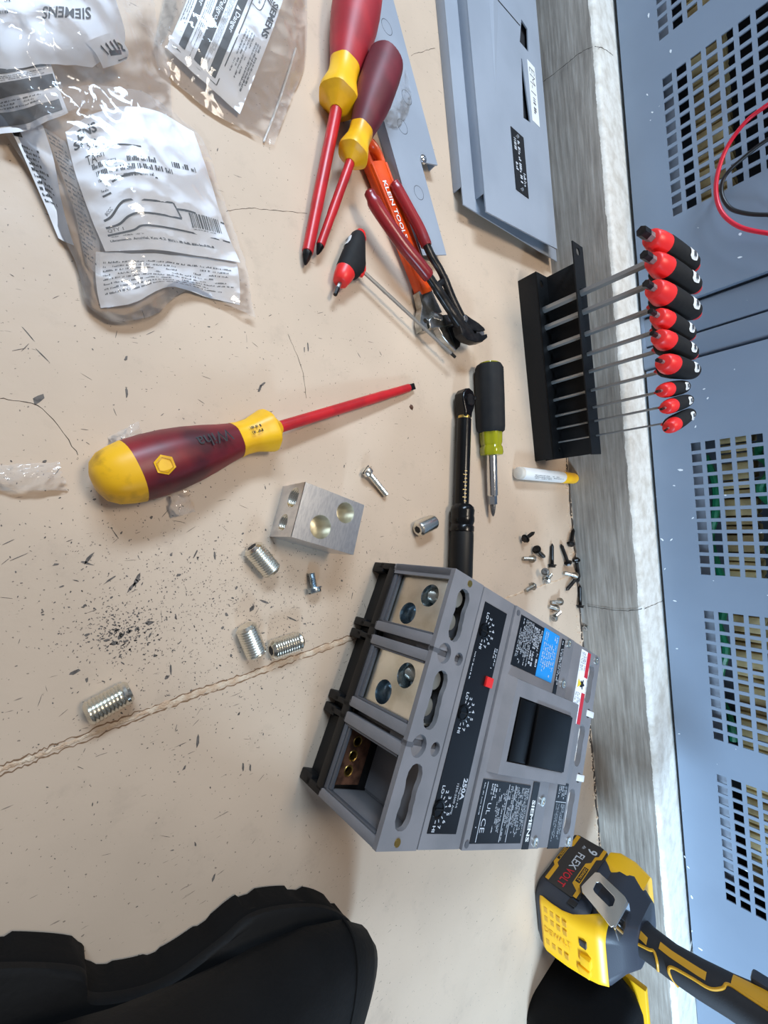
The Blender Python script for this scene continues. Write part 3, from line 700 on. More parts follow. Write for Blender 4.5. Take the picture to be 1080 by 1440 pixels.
# ------------------------------------------------------------------ sheet-metal covers and strip
def pan(x0, x1, y0, y1, z0, z1, name, label, notch):
    t = thing(name, label, 'metal cover', T((x0 + x1) / 2, y0, z0))
    ox = (x0 + x1) / 2
    m = MB(); h = z1 - z0
    m.box(x0 - ox, x1 - ox, -22, y1 - y0, h - 1.6, h, 0.4)
    m.build('face_sheet', 'grey_paint', t)
    MB().box(x0 - ox, x0 - ox + 1.6, 0, y1 - y0, 0, h - 1.2, 0.3).build('side_flange', 'grey_paint', t)
    MB().box(x1 - ox - 1.6, x1 - ox, -22 + 22, y1 - y0, 0, h - 1.2, 0.3).build('side_flange', 'grey_paint', t)
    MB().box(x0 - ox + 24, x1 - ox - 20, 2, 3.6, h - 7.5, h - 1.4, 0.3).build('end_flange', 'grey_paint', t)
    return t
low = pan(417, 645, 366, 1000, 0.2, 13.3, 'cover_panel', 'plain blue-grey sheet-metal cover on the floor under another cover', 0)
PX0, PX1 = 442.5, 619.0
up = thing('cover_panel', 'blue-grey sheet-metal cover with handle recess and nameplate, stacked on a plain one', 'metal cover', T(530, 360, 13.4))
h = 13.6; ox = 530
slots = [[(573 - ox + 1, 645 - 360), (587 - ox, 610 - 360), (571 - ox, 507 - 360), (553 - ox, 506 - 360), (562 - ox, 600 - 360)]]
slotA = [(561 - ox, 612 - 360), (583 - ox, 612 - 360), (586 - ox, 646 - 360), (571 - ox, 649 - 360)]
slotB = [(553 - ox, 505 - 360), (571 - ox, 508 - 360), (563 - ox, 590 - 360), (561 - ox, 590 - 360)]
MB().plate([(PX0 - ox, -23), (PX1 - ox, -12), (PX1 - ox, 640), (PX0 - ox, 640)], [slotA, slotB], h - 1.6, h).build('face_sheet', 'grey_paint', up, sharp=30)
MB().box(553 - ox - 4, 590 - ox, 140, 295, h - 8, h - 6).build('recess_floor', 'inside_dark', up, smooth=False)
MB().box(PX0 - ox, PX0 - ox + 1.6, 0, 640, 0, h - 1.2, 0.3).build('side_flange', 'grey_paint', up)
MB().box(PX1 - ox - 1.6, PX1 - ox, 0, 640, 0, h - 1.2, 0.3).build('side_flange', 'grey_paint', up)
MB().box(PX0 - ox + 24, PX1 - ox - 14, 4, 5.6, h - 8, h - 1.4, 0.3).build('end_flange', 'grey_paint', up)
# dished pull recess beside the slot: a shallow sloped ramp
rp = MB(); a = px(697, 135, 27); b1, b2 = px(690, -60, 27), px(683, -60, 27); b3 = px(702, -60, 27)
for q in (a, b1, b2, b3): q.x -= ox; q.y -= 360; q.z = h + 0.1
rp.add([a, b3, b1 + Vector((0, 0, 2.6)), b2], [(0, 1, 2), (0, 2, 3)])
rp.build('pressed_rib', 'grey_paint', up, smooth=False, flip=False)
rr = MB(); q0, q1 = px(700, 0, 27), px(731, 36, 27)
for q in (q0, q1): q.x -= ox; q.y -= 360; q.z = h
d = (q1 - q0); ext = q0 - d * 0.8
rr.tube([ext + Vector((0, 0, 0.1)), q1 + Vector((0, 0, 0.1))], 0.9, 6, flat=0.4).build('panel_seam', 'inside_dark', up)
tagp = MB().box(577 - ox, 597 - ox, 514 - 360, 598 - 360, h, h + 0.5, 0.1).build('name_tag', 'white_plastic', up, smooth=False)
PT = lambda x, y, z=h + 0.62: T(x - ox, y - 360, z) @ Matrix.Rotation(-PI / 2, 4, 'Z')
text('EM-1', 13, PT(587, 573), 'ink', tagp, width=34, offset=-0.02)
mb = MB(); words(mb, -550, -518, 582, 593, 1, .6, M=basis((-ox, -360, h + .6), (0, -1, 0), (1, 0, 0), (0, 0, 1))); mb.build('fine_print', 'ink_grey', tagp, smooth=False, flip=False)
npl = MB().box(516 - ox, 547 - ox, 393 - 360, 475 - 360, h, h + 0.8, 0.2).build('nameplate', 'label_black', up, smooth=False)
mb = MB(); words(mb, -463, -402, 519, 545, 3, .62, M=basis((-ox, -360, h + .95), (0, -1, 0), (1, 0, 0), (0, 0, 1))); mb.build('fine_print', 'label_print', npl, smooth=False, flip=False)
for y in (469, 399): MB().cyl((531.5 - ox, y - 360, h + .8), (531.5 - ox, y - 360, h + 1.6), 2.6, 2.2, 14).build('plate_screw', 'chrome', npl)
# long knockout strip
sa, sb = px(540, 77, 12), px(618.5, 358.5, 12)
dirv = (sb - sa); dirv.z = 0; dirv.normalize()
ST = axis_frame((sb.x, sb.y, 0), (sb.x - dirv.x, sb.y - dirv.y, 0))
stp = thing('knockout_strip', 'long grey steel strip with round knockouts beside the stacked covers', 'metal strip', ST)
inv = ST.inverted()
def sl(x, y, z=12): return inv @ px(x, y, z)
c0 = [sl(624, 357), sl(573, 285), sl(598.6, 239), sl(611.5, 230), sl(596, 231)]
wl = sl(573, 285).y; wr = (sl(624, 357).y + sl(598.6, 239).y) / 2; ww = (sl(611.5, 230).y + sl(559, 8).y) / 2; xn = sl(605, 230).x
m = MB(); yl, yr, yw = wl, wr, ww
m.prism([(0, yl), (0, yr), (xn, yr), (xn, yw), (420, yw), (420, yl)], 10.5, 12).build('face_sheet', 'grey_paint', stp, sharp=30)
MB().box(0.5, 420, yl, yl + (1.5 if yr > yl else -1.5), 0, 11, 0.2).build('side_flange', 'grey_paint', stp)
MB().box(xn + 1, 420, yw, yw + (-1.5 if yr > yl else 1.5), 0, 11, 0.2).build('side_flange', 'grey_paint', stp)
for x, y in ((544, 38), (572, 137), (566, 178), (589, 271)):
    q = sl(x, y); MB().loft([[(q.x + r * math.cos(t), q.y + r * math.sin(t), 12.05) for t in [2 * PI * i / 28 for i in range(28)]] for r in (7.4, 6.8)], cap=False).build('knockout', 'ink_grey', stp, smooth=False)
q = sl(597, 222, 15)
MB().lathe([(0, 4.6), (2, 4.4), (3.4, 3.0), (3.8, .3)], 16, basis((q.x, q.y, 11.8), (0, 0, 1), (0, 1, 0), (-1, 0, 0))).build('screw_head', 'chrome', stp)

# ------------------------------------------------------------------ bottle-shaped insulated screwdrivers
def driver(a, b, L, label, hm, ym, tip, scale=1.0, group=None, capm='yellow_plastic', neck=1.0, cap_len=26, hr=1.0, bl=None):
    """a = butt of the handle, b = tip of the blade (axis points, mm)"""
    A = axis_frame(a, b); L = (Vector(b) - Vector(a)).length
    t = thing('screwdriver', label, 'screwdriver', A, group)
    k = scale; R = 20.5 * k * hr; hb = cap_len; hn = 98 * k; he = 134 * k
    MB().lathe([(0, .5), (0.6, R * .35), (3, R * .62), (8, R * .82), (15, R * .93), (hb, R)], 30, None, 6, 0.012).build('handle_cap', capm, t, sharp=60)
    MB().lathe([(hb, R), (hb + 12 * k, R * 1.03), (48 * k, R * 1.02), (62 * k, R * .95), (76 * k, R * .84), (88 * k, R * .72), (hn, R * .64)], 30, None, 6, 0.012).build('grip', hm, t, sharp=60)
    nk = MB().lathe([(hn, R * .645), (hn + 6 * k, R * .61), (hn + 14 * k, R * .63), (hn + 22 * k, R * .74), (hn + 28 * k, R * .82), (hn + 31 * k, R * .82), (hn + 34 * k, R * .6), (hn + 35 * k, R * .56), (he + 4 * k, 6.4 * k), (he + 5 * k, 5.5 * k)], 30, None, 6, 0.03)
    nk.build('neck', ym, t, sharp=45)
    rs = 5.0 * k if bl is None else bl
    te = L - 11 * k
    MB().lathe([(he, rs), (te - 40 * k, rs), (te - 36 * k, rs * .93), (te, rs * .9), (te + .5, rs * .7)], 18).build('blade', 'red_shaft', t, sharp=50)
    if tip == 'flat':
        MB().loft([[(te - 1, y, z) for y, z in ((-3.1, -2.4), (3.1, -2.4), (3.1, 2.4), (-3.1, 2.4))], [(te + 4 * k, y, z) for y, z in ((-3.3, -1.3), (3.3, -1.3), (3.3, 1.3), (-3.3, 1.3))], [(L, y, z) for y, z in ((-3.3, -.6), (3.3, -.6), (3.3, .6), (-3.3, .6))]]).build('tip', 'black_steel', t)
    else:
        n = 16; rings = []
        for x, r, a_ in ((te - 1, rs * .78, 0), (te + 1, rs * .78, 0), (te + 4 * k, rs * .7, .25), (L - 1.6, rs * .36, .35), (L, rs * .18, .2)):
            rings.append([(x, r * (1 - a_ * math.cos(4 * 2 * PI * i / n + PI) * .5 - a_ * .5) * math.cos(2 * PI * i / n), r * (1 - a_ * math.cos(4 * 2 * PI * i / n + PI) * .5 - a_ * .5) * math.sin(2 * PI * i / n)) for i in range(n)])
        MB().loft(rings).build('tip', 'black_steel', t, sharp=30)
    return t, R
a, b = px(131, 680, 19), px(583, 543, 3.4)
d1, R = driver(a, b, 0, 'slotted screwdriver with scuffed burgundy grip and dirty yellow cap lying beside the metal block', 'dirty_burgundy', 'yellow_plastic', 'flat', 0.95, capm='dirty_yellow', cap_len=22, hr=1.02)
def wrapx(x, ang, R, off=0.25):
    return lambda p: Vector((p.x, (R + off) * math.sin(p.y / R), (R + off) * math.cos(p.y / R)))
hexr = MB(); Rg = R * 1.035
hexr.add([wrapx(0, 0, Rg, .35)(Vector((35 + 6.4 * math.cos(PI / 6 + i * PI / 3), -3 + 6.4 * math.sin(PI / 6 + i * PI / 3), 0))) for i in range(6)], [tuple(range(6))])
hexr.build('brand_badge', 'yellow_plastic', d1, smooth=False, flip=False)
hx2 = MB()
for i in range(6):
    q = [wrapx(0, 0, Rg, .5)(Vector((35 + r * math.cos(PI / 6 + (i + e) * PI / 3), -3 + r * math.sin(PI / 6 + (i + e) * PI / 3), 0))) for r, e in ((5.2, 0), (5.2, 1), (4.5, 1), (4.5, 0))]
    hx2.add(q, [(0, 1, 2, 3)])
hx2.build('badge_line', 'drill_gold', d1, smooth=False, flip=False)
text('Wiha', 8.2, Matrix.Translation((72, 4, 0)) @ Matrix.Rotation(PI, 4, 'Z'), 'ink', d1, width=24, warp=wrapx(0, 0, R * .93, .5), offset=0.0)
mb = MB(); words(mb, 101, 114, -1, 6, 2, .55, warp=wrapx(0, 0, R * .66, .9)); mb.build('fine_print', 'ink', d1, smooth=False, flip=False)
a, b = px(512, -38, 24), px(429, 372, 5)
d2, R = driver(a, b, 0, 'big cross-tip screwdriver with bright red grip and yellow neck beside its darker twin', 'red_handle', 'yellow_plastic', 'cross', 1.08)
a, b = px(545, 82, 36), px(446, 358, 7)
d3, R = driver(a, b, 0, 'smaller cross-tip screwdriver with dark burgundy grip leaning on the orange wrench', 'burgundy_handle', 'yellow_plastic', 'cross', 0.84, cap_len=6)

# ------------------------------------------------------------------ T-handle hex keys
def tkey(M, L, R, sd, sl_, label, group=None, hl=17, parent_name='hex_key', lean=0.0):
    """handle along x (short blade at -x), long blade along -z, origin at the handle centre over the long blade"""
    t = thing(parent_name, label, 'hex key', M, group)
    n = 20
    def sec(x, ry, zt, zb): return [(x, ry * math.cos(2 * PI * i / n), lean * x + ((zt if math.sin(2 * PI * i / n) > 0 else zb) * math.sin(2 * PI * i / n))) for i in range(n)]
    x0 = -L * .46
    MB().loft([sec(x0, R * .62, R * .62, R * .62), sec(x0 + 1, R * .8, R * .8, R * .8), sec(x0 + L * .12, R * .98, R * .95, R * 1.0), sec(x0 + L * .23, R * 1.02, R, R * 1.18)]).build('front_sleeve', 'red_plastic', t, sharp=50)
    MB().loft([sec(x0 + L * .225, R * 1.0, R * .98, R * 1.16), sec(x0 + L * .26, R * 1.05, R * 1.04, R * 1.5), sec(-0.02 * L, R * 1.06, R * 1.05, R * 1.95), sec(.1 * L, R * 1.04, R * 1.04, R * 1.85), sec(.3 * L, R * .98, R * .98, R * 1.15), sec(.42 * L, R * .86, R * .88, R * .8), sec(.48 * L, R * .62, R * .66, R * .55), sec(.5 * L, R * .4, R * .4, R * .4)]).build('grip', 'black_rubber', t, sharp=60)
    MB().loft([sec(.42 * L, R * .5, R * .5, R * .74), sec(.47 * L, R * .62, R * .6, R * .86), sec(.53 * L, R * .55, R * .5, R * .6), sec(.545 * L, R * .3, R * .3, R * .3)]).build('end_cap', 'red_plastic', t, sharp=60)
    rg = MB(); pts = []
    for i in range(17):
        a_ = 2 * PI * i / 16; pts.append((.50 * L + R * .55 * math.cos(a_), 0, -R * .1 + R * .6 * math.sin(a_)))
    MB().loft([sec(-.10 * L, R * .45, -R * 1.5, R * 2.05), sec(.02 * L, R * .55, -R * 1.5, R * 2.2), sec(.10 * L, R * .45, -R * 1.5, R * 2.0)]).build('neck', 'red_plastic', t, sharp=60)
    sd2 = sd / 2
    bl = MB().lathe([(0, sd2), (sl_ - 8, sd2), (sl_, sd2 * .98)], 6, basis((0, 0, -R), (0, 0, -1), (0, 1, 0), (1, 0, 0))).build('long_blade', 'steel_shaft', t, sharp=20)
    sb_ = MB().lathe([(0, sd2), (hl * .5, sd2)], 6, basis((x0 + 1, 0, lean * x0), (-1, 0, -lean), (0, 1, 0), (lean, 0, -1))).build('short_blade', 'steel_shaft', t, sharp=20)
    MB().lathe([(hl * .45, sd2 * 1.08), (hl, sd2 * 1.08)], 6, basis((x0 + 1, 0, lean * x0), (-1, 0, -lean), (0, 1, 0), (lean, 0, -1))).build('black_tip', 'black_steel', sb_, sharp=20)
    MB().lathe([(sl_ - 7, sd2 * 1.03), (sl_ + .1, sd2 * 1.0)], 6, basis((0, 0, -R), (0, 0, -1), (0, 1, 0), (1, 0, 0))).build('black_tip', 'black_steel', bl, sharp=20)
    # white size shield on the upper side of the grip
    sh = MB()
    def top(x, y):
        f = max(0.0, min(1.0, (x / L - .1) / .2)); ry = R * (1.04 - .06 * f); zt = R * (1.04 - .06 * f); yy = max(-.95, min(.95, y / ry))
        return (x, y, lean * x + zt * math.sqrt(1 - yy * yy) + .5)
    nn = 6; hwid = [.42, .5, .56, .56, .54, .5, .44]
    sh.add([top((.14 + .17 * a_ / nn) * L, R * hwid[a_] * (2 * b_ / nn - 1)) for a_ in range(nn + 1) for b_ in range(nn + 1)], [(a_ * (nn + 1) + b_, (a_ + 1) * (nn + 1) + b_, (a_ + 1) * (nn + 1) + b_ + 1, a_ * (nn + 1) + b_ + 1) for a_ in range(nn) for b_ in range(nn)])
    so = sh.build('size_label', 'white_plastic', t, smooth=False, flip=False)
    pr = MB(); pr.add([top(.21 * L, -R * .28), top(.27 * L, -R * .28), top(.27 * L, R * .28), top(.21 * L, R * .28)], [(0, 1, 2, 3)])
    pr.v = [v + Vector((0, 0, .9)) for v in pr.v]; pr.build('label_mark', 'ink_grey', so, smooth=False, flip=False)
    return t
# bent-sheet stand
SD = axis_frame((551.5, 36, 0), (547.8, 294, 0))     # local x along the stand, y points away from the plinth
stand = thing('key_stand', 'bent black steel stand holding nine red and black hex keys', 'tool stand', SD)
ky = [245, 220.5, 192, 166, 143.5, 119, 96.5, 78.5, 59.2]
kd = [9.6, 8.2, 7.2, 5.8, 5.2, 4.2, 3.4, 2.9, 2.4]
loc = [SD.inverted() @ Vector((562.5 + i * 1.1, ky[i], 0)) for i in range(9)]
LS = 258.5
def dep(d): return -d                                 # depth towards the plinth
MB().box(0, LS, dep(1.6), 0, 0, 28, 0.4).build('front_plate', 'black_powder', stand)
hs = [circle(p.x, p.y, kd[i] / 2 + .8, 14) for i, p in enumerate(loc)]
MB().plate([(0, 0), (LS, 0), (LS, dep(30)), (0, dep(30))], hs + [circle(LS - 14, dep(13), 5, 18), circle(12, dep(20), 3, 12)], 26.4, 28).build('lower_shelf', 'black_powder', stand, sharp=30)
MB().box(0, LS, dep(31.6), dep(30), 0, 79, 0.4).build('back_plate', 'black_powder', stand)
MB().plate([(-2, dep(1)), (LS + 14, dep(1)), (LS + 14, dep(30)), (-2, dep(30))], hs + [circle(LS + 4, dep(15), 5, 18)], 78, 79.6).build('upper_shelf', 'black_powder', stand, sharp=30)
HP = [(102, 11.3, 180), (102, 11.3, 180), (100, 11.8, 178), (80, 10.2, 175), (84, 10.2, 175), (78, 10.6, 176), (62, 8.4, 169), (62, 8.2, 171), (62, 8.2, 172)]
KYAW = [-5, -6, -7, -9, -8, -4, 8, 11, 18]
LBL = ['thickest hex key, end one of the black stand by the stacked covers', 'second hex key in the stand, next to the thickest one', 'third hex key counted from the thickest one in the stand', 'fourth hex key counted from the thickest one in the stand', 'fifth hex key in the stand, the middle one of nine', 'sixth hex key counted from the thickest one in the stand', 'third hex key counted from the thinnest one in the stand', 'second hex key in the stand, next to the thinnest one', 'thinnest hex key, end one of the black stand by the paint marker']
for i in range(9):
    L, R, z = HP[i]
    tkey(T(562.5 + i * 1.1, ky[i], z, math.radians(KYAW[i])), L, R, kd[i], z - R - 12, 'T-handle: ' + LBL[i], 'hex keys in the black stand', lean=0.14, hl=[21, 20, 18, 16, 15, 14, 12, 11, 10][i])
# loose key lying on the floor: handle axis and blade both in the floor plane
tipp, blade_end = px(467, 404, 10), px(640, 502, 16.0)
hb, hl_ = px(470, 392, 10), px(502, 318, 10)
hx = (hl_ - hb); hx.z = 0; hx.normalize()
org = px(499, 371, 10) - Vector((0, 0, 0)); 
bz = (org - blade_end).normalized()
hx = (hx - bz * hx.dot(bz)).normalized()
org2 = org + bz * 6
tkey(basis(org2, hx, bz.cross(hx), bz), 64, 8.6, 3.6, (org2 - blade_end).length - 8.6, 'small red and black T-handle hex key lying loose on the floor', None, hl=15)

# ------------------------------------------------------------------ adjustable wrench with orange grip
wa, wb = px(517, 207, 8), px(597, 414, 8)
WM = axis_frame((wa.x, wa.y, 0), (wb.x, wb.y, 0)); WL_ = ((wb - wa)).length
wr = thing('adjustable_wrench', 'adjustable wrench with orange dipped grip under the red-handled cutters', 'wrench', WM)
iw = WM.inverted()
def wl2(x, y, z=8): p = iw @ px(x, y, z); return p
n = 22
def wsec(x, hw, hz, c=0.0, zc=8):
    return [(x, c + hw * (abs(math.cos(t)) ** .6) * (1 if math.cos(t) > 0 else -1), zc + hz * (abs(math.sin(t)) ** .6) * (1 if math.sin(t) > 0 else -1)) for t in [2 * PI * i / n for i in range(n)]]
yc = (wl2(548, 255).y + wl2(520, 275).y) / 2
g = MB()
out = [wsec(16, 13.5, 6.5), wsec(34, 13.2, 6.8), wsec(70, 12.2, 6.8), wsec(105, 11.2, 6.6), wsec(WL_ - 3, 11.5, 6.2), wsec(WL_, 10.5, 5.6)]
g.loft(out)
g.build('grip', 'orange_vinyl', wr, sharp=70)
lp = [(20, 9, 8), (8, 9.4, 8), (0, 6.5, 8), (-4, 0, 8), (0, -6.5, 8), (8, -9.4, 8), (20, -9, 8)]
MB().tube(bez(lp, 5), [4.6] * 31, 12, flat=1.35).build('hanging_loop', 'orange_vinyl', wr)
rim = []
for s_ in (-1, 1):
    MB().tube(bez([(18, s_ * 10.2, 13.2), (60, s_ * 9.2, 13.6), (110, s_ * 8.4, 13.4), (WL_ - 8, s_ * 8.0, 12.6)], 6), 2.0, 8).build('grip_rib', 'orange_vinyl', wr)
qk = wl2(558.5, 301, 15.2); text('KLEIN TOOLS', 5.8, T(qk.x - 4, qk.y, 15.2), 'white_plastic', wr, width=54, offset=0.02)
def wpoly(pts, z=10): return [(wl2(x, y, z).x, wl2(x, y, z).y) for x, y in pts]
MB().plate(wpoly([(587, 411), (604, 406), (612, 424), (620, 440), (604, 446), (598, 455), (601, 467), (592, 466), (589, 452), (592, 432)]), [[(wl2(596.5, 452, 10).x + 2.6 * math.cos(t), wl2(596.5, 452, 10).y + 3.4 * math.sin(t)) for t in [2 * PI * i / 14 for i in range(14)]]], 3, 12).build('neck_plate', 'steel', wr, sharp=30, bev=.7)
MB().prism(wpoly([(599, 452), (604, 446), (628, 444), (633, 458), (622, 461), (601, 463)]), 4, 14.5).build('sliding_jaw', 'steel', wr, sharp=30, bev=.8)
MB().prism(wpoly([(615, 461), (633, 457), (644, 452), (650, 466), (646, 488), (640, 494), (630, 484), (622, 474)]), 2.5, 11.5).build('fixed_jaw', 'steel', wr, sharp=30, bev=.8)
MB().prism(wpoly([(628, 462), (646, 455), (648, 470), (644, 488), (640, 492)]), 11.4, 12.6).build('jaw_dark_face', 'black_steel', wr, sharp=30)  # thin black plate on top of the fixed jaw
kn = []
for k in range(9): kn += [(k * 1.7, 4.8), (k * 1.7 + .85, 3.8)]
ka, kb = wl2(607, 444, 12), wl2(622, 449, 12)
MB().lathe(kn, 16, axis_frame((ka.x, ka.y, 11.5), (kb.x, kb.y, 11.5))).build('knurl', 'steel_dark', wr, sharp=15)

# ------------------------------------------------------------------ red-handled cutters
cm0, cm1 = px(560, 300, 0), px(668, 478, 0)
CM = axis_frame((cm0.x, cm0.y, 0), (cm1.x, cm1.y, 0))
cut = thing('cutting_pliers', 'long cutting pliers with red dipped handles lying across the orange wrench', 'pliers', CM)
ic = CM.inverted()
def cl(x, y, z): return ic @ px(x, y, z)
hA = bez([cl(518, 268, 23), cl(528, 288, 24), cl(548, 318, 25), cl(568, 346, 26), cl(588, 370, 27), cl(603, 389, 27)], 5)
MB().tube(hA, [3.5] + [5.6] * 3 + [7.2] * (len(hA) - 5) + [6.6], 14, flat=.85).build('handle', 'red_vinyl', cut, sharp=60)
hB = bez([cl(553, 256, 18), cl(560, 268, 19), cl(575, 295, 21), cl(590, 322, 23), cl(600, 346, 25)], 5)
MB().tube(hB, [3.5] + [5.4] * 3 + [6.4] * (len(hB) - 5) + [6.0], 14, flat=.85).build('handle', 'red_vinyl', cut, sharp=60)
aA = bez([cl(601, 386, 27), cl(612, 402, 27), cl(625, 422, 26), cl(640, 445, 26), cl(652, 462, 25), cl(662, 474, 24)], 5)
MB().tube(aA, [5.4] * 6 + [6.4] * 8 + [7.5] * (len(aA) - 14), 10, flat=.7).build('arm', 'black_steel', cut, sharp=60)
aB = bez([cl(599, 343, 25), cl(608, 362, 25), cl(618, 378, 25), cl(626, 395, 25), cl(636, 420, 25), cl(650, 448, 25), cl(656, 458, 25)], 5)
MB().tube(aB, [5.2] * 6 + [5.0] * 8 + [5.6] * (len(aB) - 14), 10, flat=.7).build('arm', 'black_steel', cut, sharp=60)
MB().tube(bez([cl(614, 404, 25), cl(620, 398, 25), cl(626, 392, 25)], 3), 3.5, 8, flat=.7).build('spring_stop', 'black_steel', cut)
def jpoly(pts, z): return [tuple(cl(x, y, z))[:2] for x, y in pts]
MB().prism(jpoly([(640, 448), (650, 444), (658, 450), (668, 456), (676, 463), (678, 467), (670, 468), (663, 467), (655, 466), (646, 462)], 23), 17, 28).build('jaw', 'black_steel', cut, sharp=30, bev=.8)
MB().prism(jpoly([(640, 458), (650, 464), (660, 472), (668, 470), (672, 474), (679, 472), (680, 477), (673, 483), (664, 484), (652, 480), (644, 472)], 23), 18, 29).build('jaw', 'black_steel', cut, sharp=30, bev=.8)
MB().prism(jpoly([(666, 468), (672, 473), (678, 472), (678, 468), (672, 466)], 23), 19.5, 26).build('blade_edge', 'steel', cut, sharp=30)
q = cl(653, 449, 28); MB().lathe([(0, 4.4), (2.2, 4.2), (3, 3)], 6, basis(q, (0, 0, 1), (0, 1, 0), (-1, 0, 0))).build('pivot_nut', 'steel_dark', cut, sharp=20)

# ------------------------------------------------------------------ torque wrench and multi-bit driver
ta, tb_ = px(653, 548, 11), px(648, 803, 14)
TM = axis_frame((ta.x, ta.y, 0), (tb_.x, tb_.y, 0)); TLn = (Vector((tb_.x, tb_.y, 0)) - Vector((ta.x, ta.y, 0))).length
tq = thing('torque_wrench', 'small black click torque wrench with ratchet head and gold scale', 'wrench', TM)
def zat(d, z): return Matrix.Translation((0, 0, z))
k = TLn / 207.0
hdm = MB(); hp = [(x * k, y) for x, y in ((2, -6), (0, 0), (2, 6.5), (8, 10.5), (16, 11), (22, 9), (28, 6.5), (34, 6), (34, -6), (28, -6.5), (22, -9), (16, -11), (8, -10.5))]
hdm.prism(hp, 5, 19).build('ratchet_head', 'black_gloss', tq, sharp=30, bev=1.6)
MB().cyl((14, 1, 18.5), (14, 1, 20.6), 7, 6.6, 20).build('ratchet_dial', 'black_steel', tq)
MB().box(9, 13, 6, 9.6, 19, 22, .8).build('reverse_lever', 'black_plastic', tq)
MB().lathe([(32 * k, 7.4), (36 * k, 7.4)], 20, zat(0, 12)).build('collar_ring', 'brass', tq)
MB().lathe([(35.5 * k, 8.4), (134 * k, 8.4)], 24, zat(0, 12)).build('tube', 'black_gloss', tq)
MB().lathe([(133 * k, 9), (136 * k, 12.4), (140 * k, 13.6), (146 * k, 13), (148 * k, 13.6), (152 * k, 13.6), (156 * k, 12.4), (158 * k, 13.6), (163 * k, 13.6), (164 * k, 12.4)], 28, zat(0, 13.8)).build('lock_collar', 'black_gloss', tq, sharp=35)
MB().lathe([(163.5 * k, 12.6), (168 * k, 13), (222 * k, 13), (225 * k, 12.2), (226 * k, 3)], 28, zat(0, 13.8), 14, 0.02).build('grip', 'black_plastic', tq, sharp=35)
wz = lambda p: Vector((p.x, 8.7 * math.sin(p.y / 8.6), 12 + 8.7 * math.cos(p.y / 8.6)))
mb = MB()
for i in range(9):
    x = (96 + i * 4.2) * k; l = 9 if i % 2 else 6
    q = [wz(Vector(p)) for p in ((x, -2, 0), (x + .9, -2, 0), (x + .9, -2 - l * .5, 0), (x, -2 - l * .5, 0))]; mb.add(q, [(3, 2, 1, 0)])
    if i > 3:
        q = [wz(Vector(p)) for p in ((x, 7, 0), (x + .9, 7, 0), (x + .9, 3, 0), (x, 3, 0))]; mb.add(q, [(3, 2, 1, 0)])
mb.build('scale_mark', 'gold_print', tq, smooth=False, flip=False)
ma, mb_ = px(686, 511, 16), px(694, 726, 9)
MM = axis_frame((ma.x, ma.y, 17.6), (mb_.x, mb_.y, 8.5)); ML = (Vector((mb_.x, mb_.y, 8.5)) - Vector((ma.x, ma.y, 17.6))).length
md = thing('multi_bit_screwdriver', 'multi-bit screwdriver with black ribbed rubber grip and clear yellow collar', 'screwdriver', MM)
k = ML / 189.0
MB().lathe([(0, 9), (.8, 12), (4, 12.5)], 24).build('handle_end', 'acetate', md)
MB().lathe([(2 * k, 11), (3 * k, 15), (7 * k, 17), (40 * k, 17.4), (78 * k, 17.2), (83 * k, 16.6), (85 * k, 14.5)], 40, None, 8, 0.018).build('grip', 'black_rubber', md, sharp=40)
MB().lathe([(84 * k, 13.2), (98 * k, 12.6), (101 * k, 11.6), (104 * k, 13), (110 * k, 13.6), (113 * k, 12.6), (114 * k, 7)], 36, None, 6, 0.06).build('collar', 'acetate', md, sharp=40)
MB().lathe([(112 * k, 6.6), (163 * k, 6.6), (164 * k, 5.6)], 24).build('shaft', 'chrome', md)
MB().lathe([(163 * k, 5.4), (174 * k, 5.4)], 6).build('bit_holder', 'chrome', md, sharp=20)
rings = []
for x, r, a_ in ((173, 3.6, 0), (178, 3.6, .1), (184, 3.0, .5), (188, 1.6, .6), (189, .6, .3)):
    rings.append([(x * k, r * (1 - a_ * .5 + a_ * .5 * math.cos(8 * PI * i / 16)) * math.cos(2 * PI * i / 16), r * (1 - a_ * .5 + a_ * .5 * math.cos(8 * PI * i / 16)) * math.sin(2 * PI * i / 16)) for i in range(16)])
MB().loft(rings).build('bit', 'steel_dark', md, sharp=30)
q = px(711, 615, 12)
# ------------------------------------------------------------------ paint marker
pa, pb = px(728, 665, 8.5), px(808, 673, 8.5)
PMx = axis_frame(pa, pb); PLn = (pb - pa).length; k = PLn / 165.0
pk = thing('paint_marker', 'white paint marker with yellow cap against the plinth', 'marker', PMx)
MB().lathe([(0, 6.5), (.8, 7.8), (3, 8.4), (8, 8.4)], 24).build('end_plug', 'marker_end', pk)
MB().lathe([(7.5, 8.5), (122 * k, 8.5), (123 * k, 8.0)], 28).build('barrel', 'white_plastic', pk)
MB().lathe([(122 * k, 8.3), (124 * k, 8.8), (160 * k, 8.4), (164 * k, 7.4), (165 * k, 4)], 28, None, 14, 0.02).build('cap', 'yellow_plastic', pk, sharp=40)
wm = lambda p: Vector((p.x, 8.65 * math.sin(p.y / 8.6), 8.65 * math.cos(p.y / 8.6)))
mb = MB(); words(mb, 30, 116 * k, -8, -1, 3, .5, warp=wm, dens=.7); mb.build('fine_print', 'ink_grey', pk, smooth=False, flip=False)

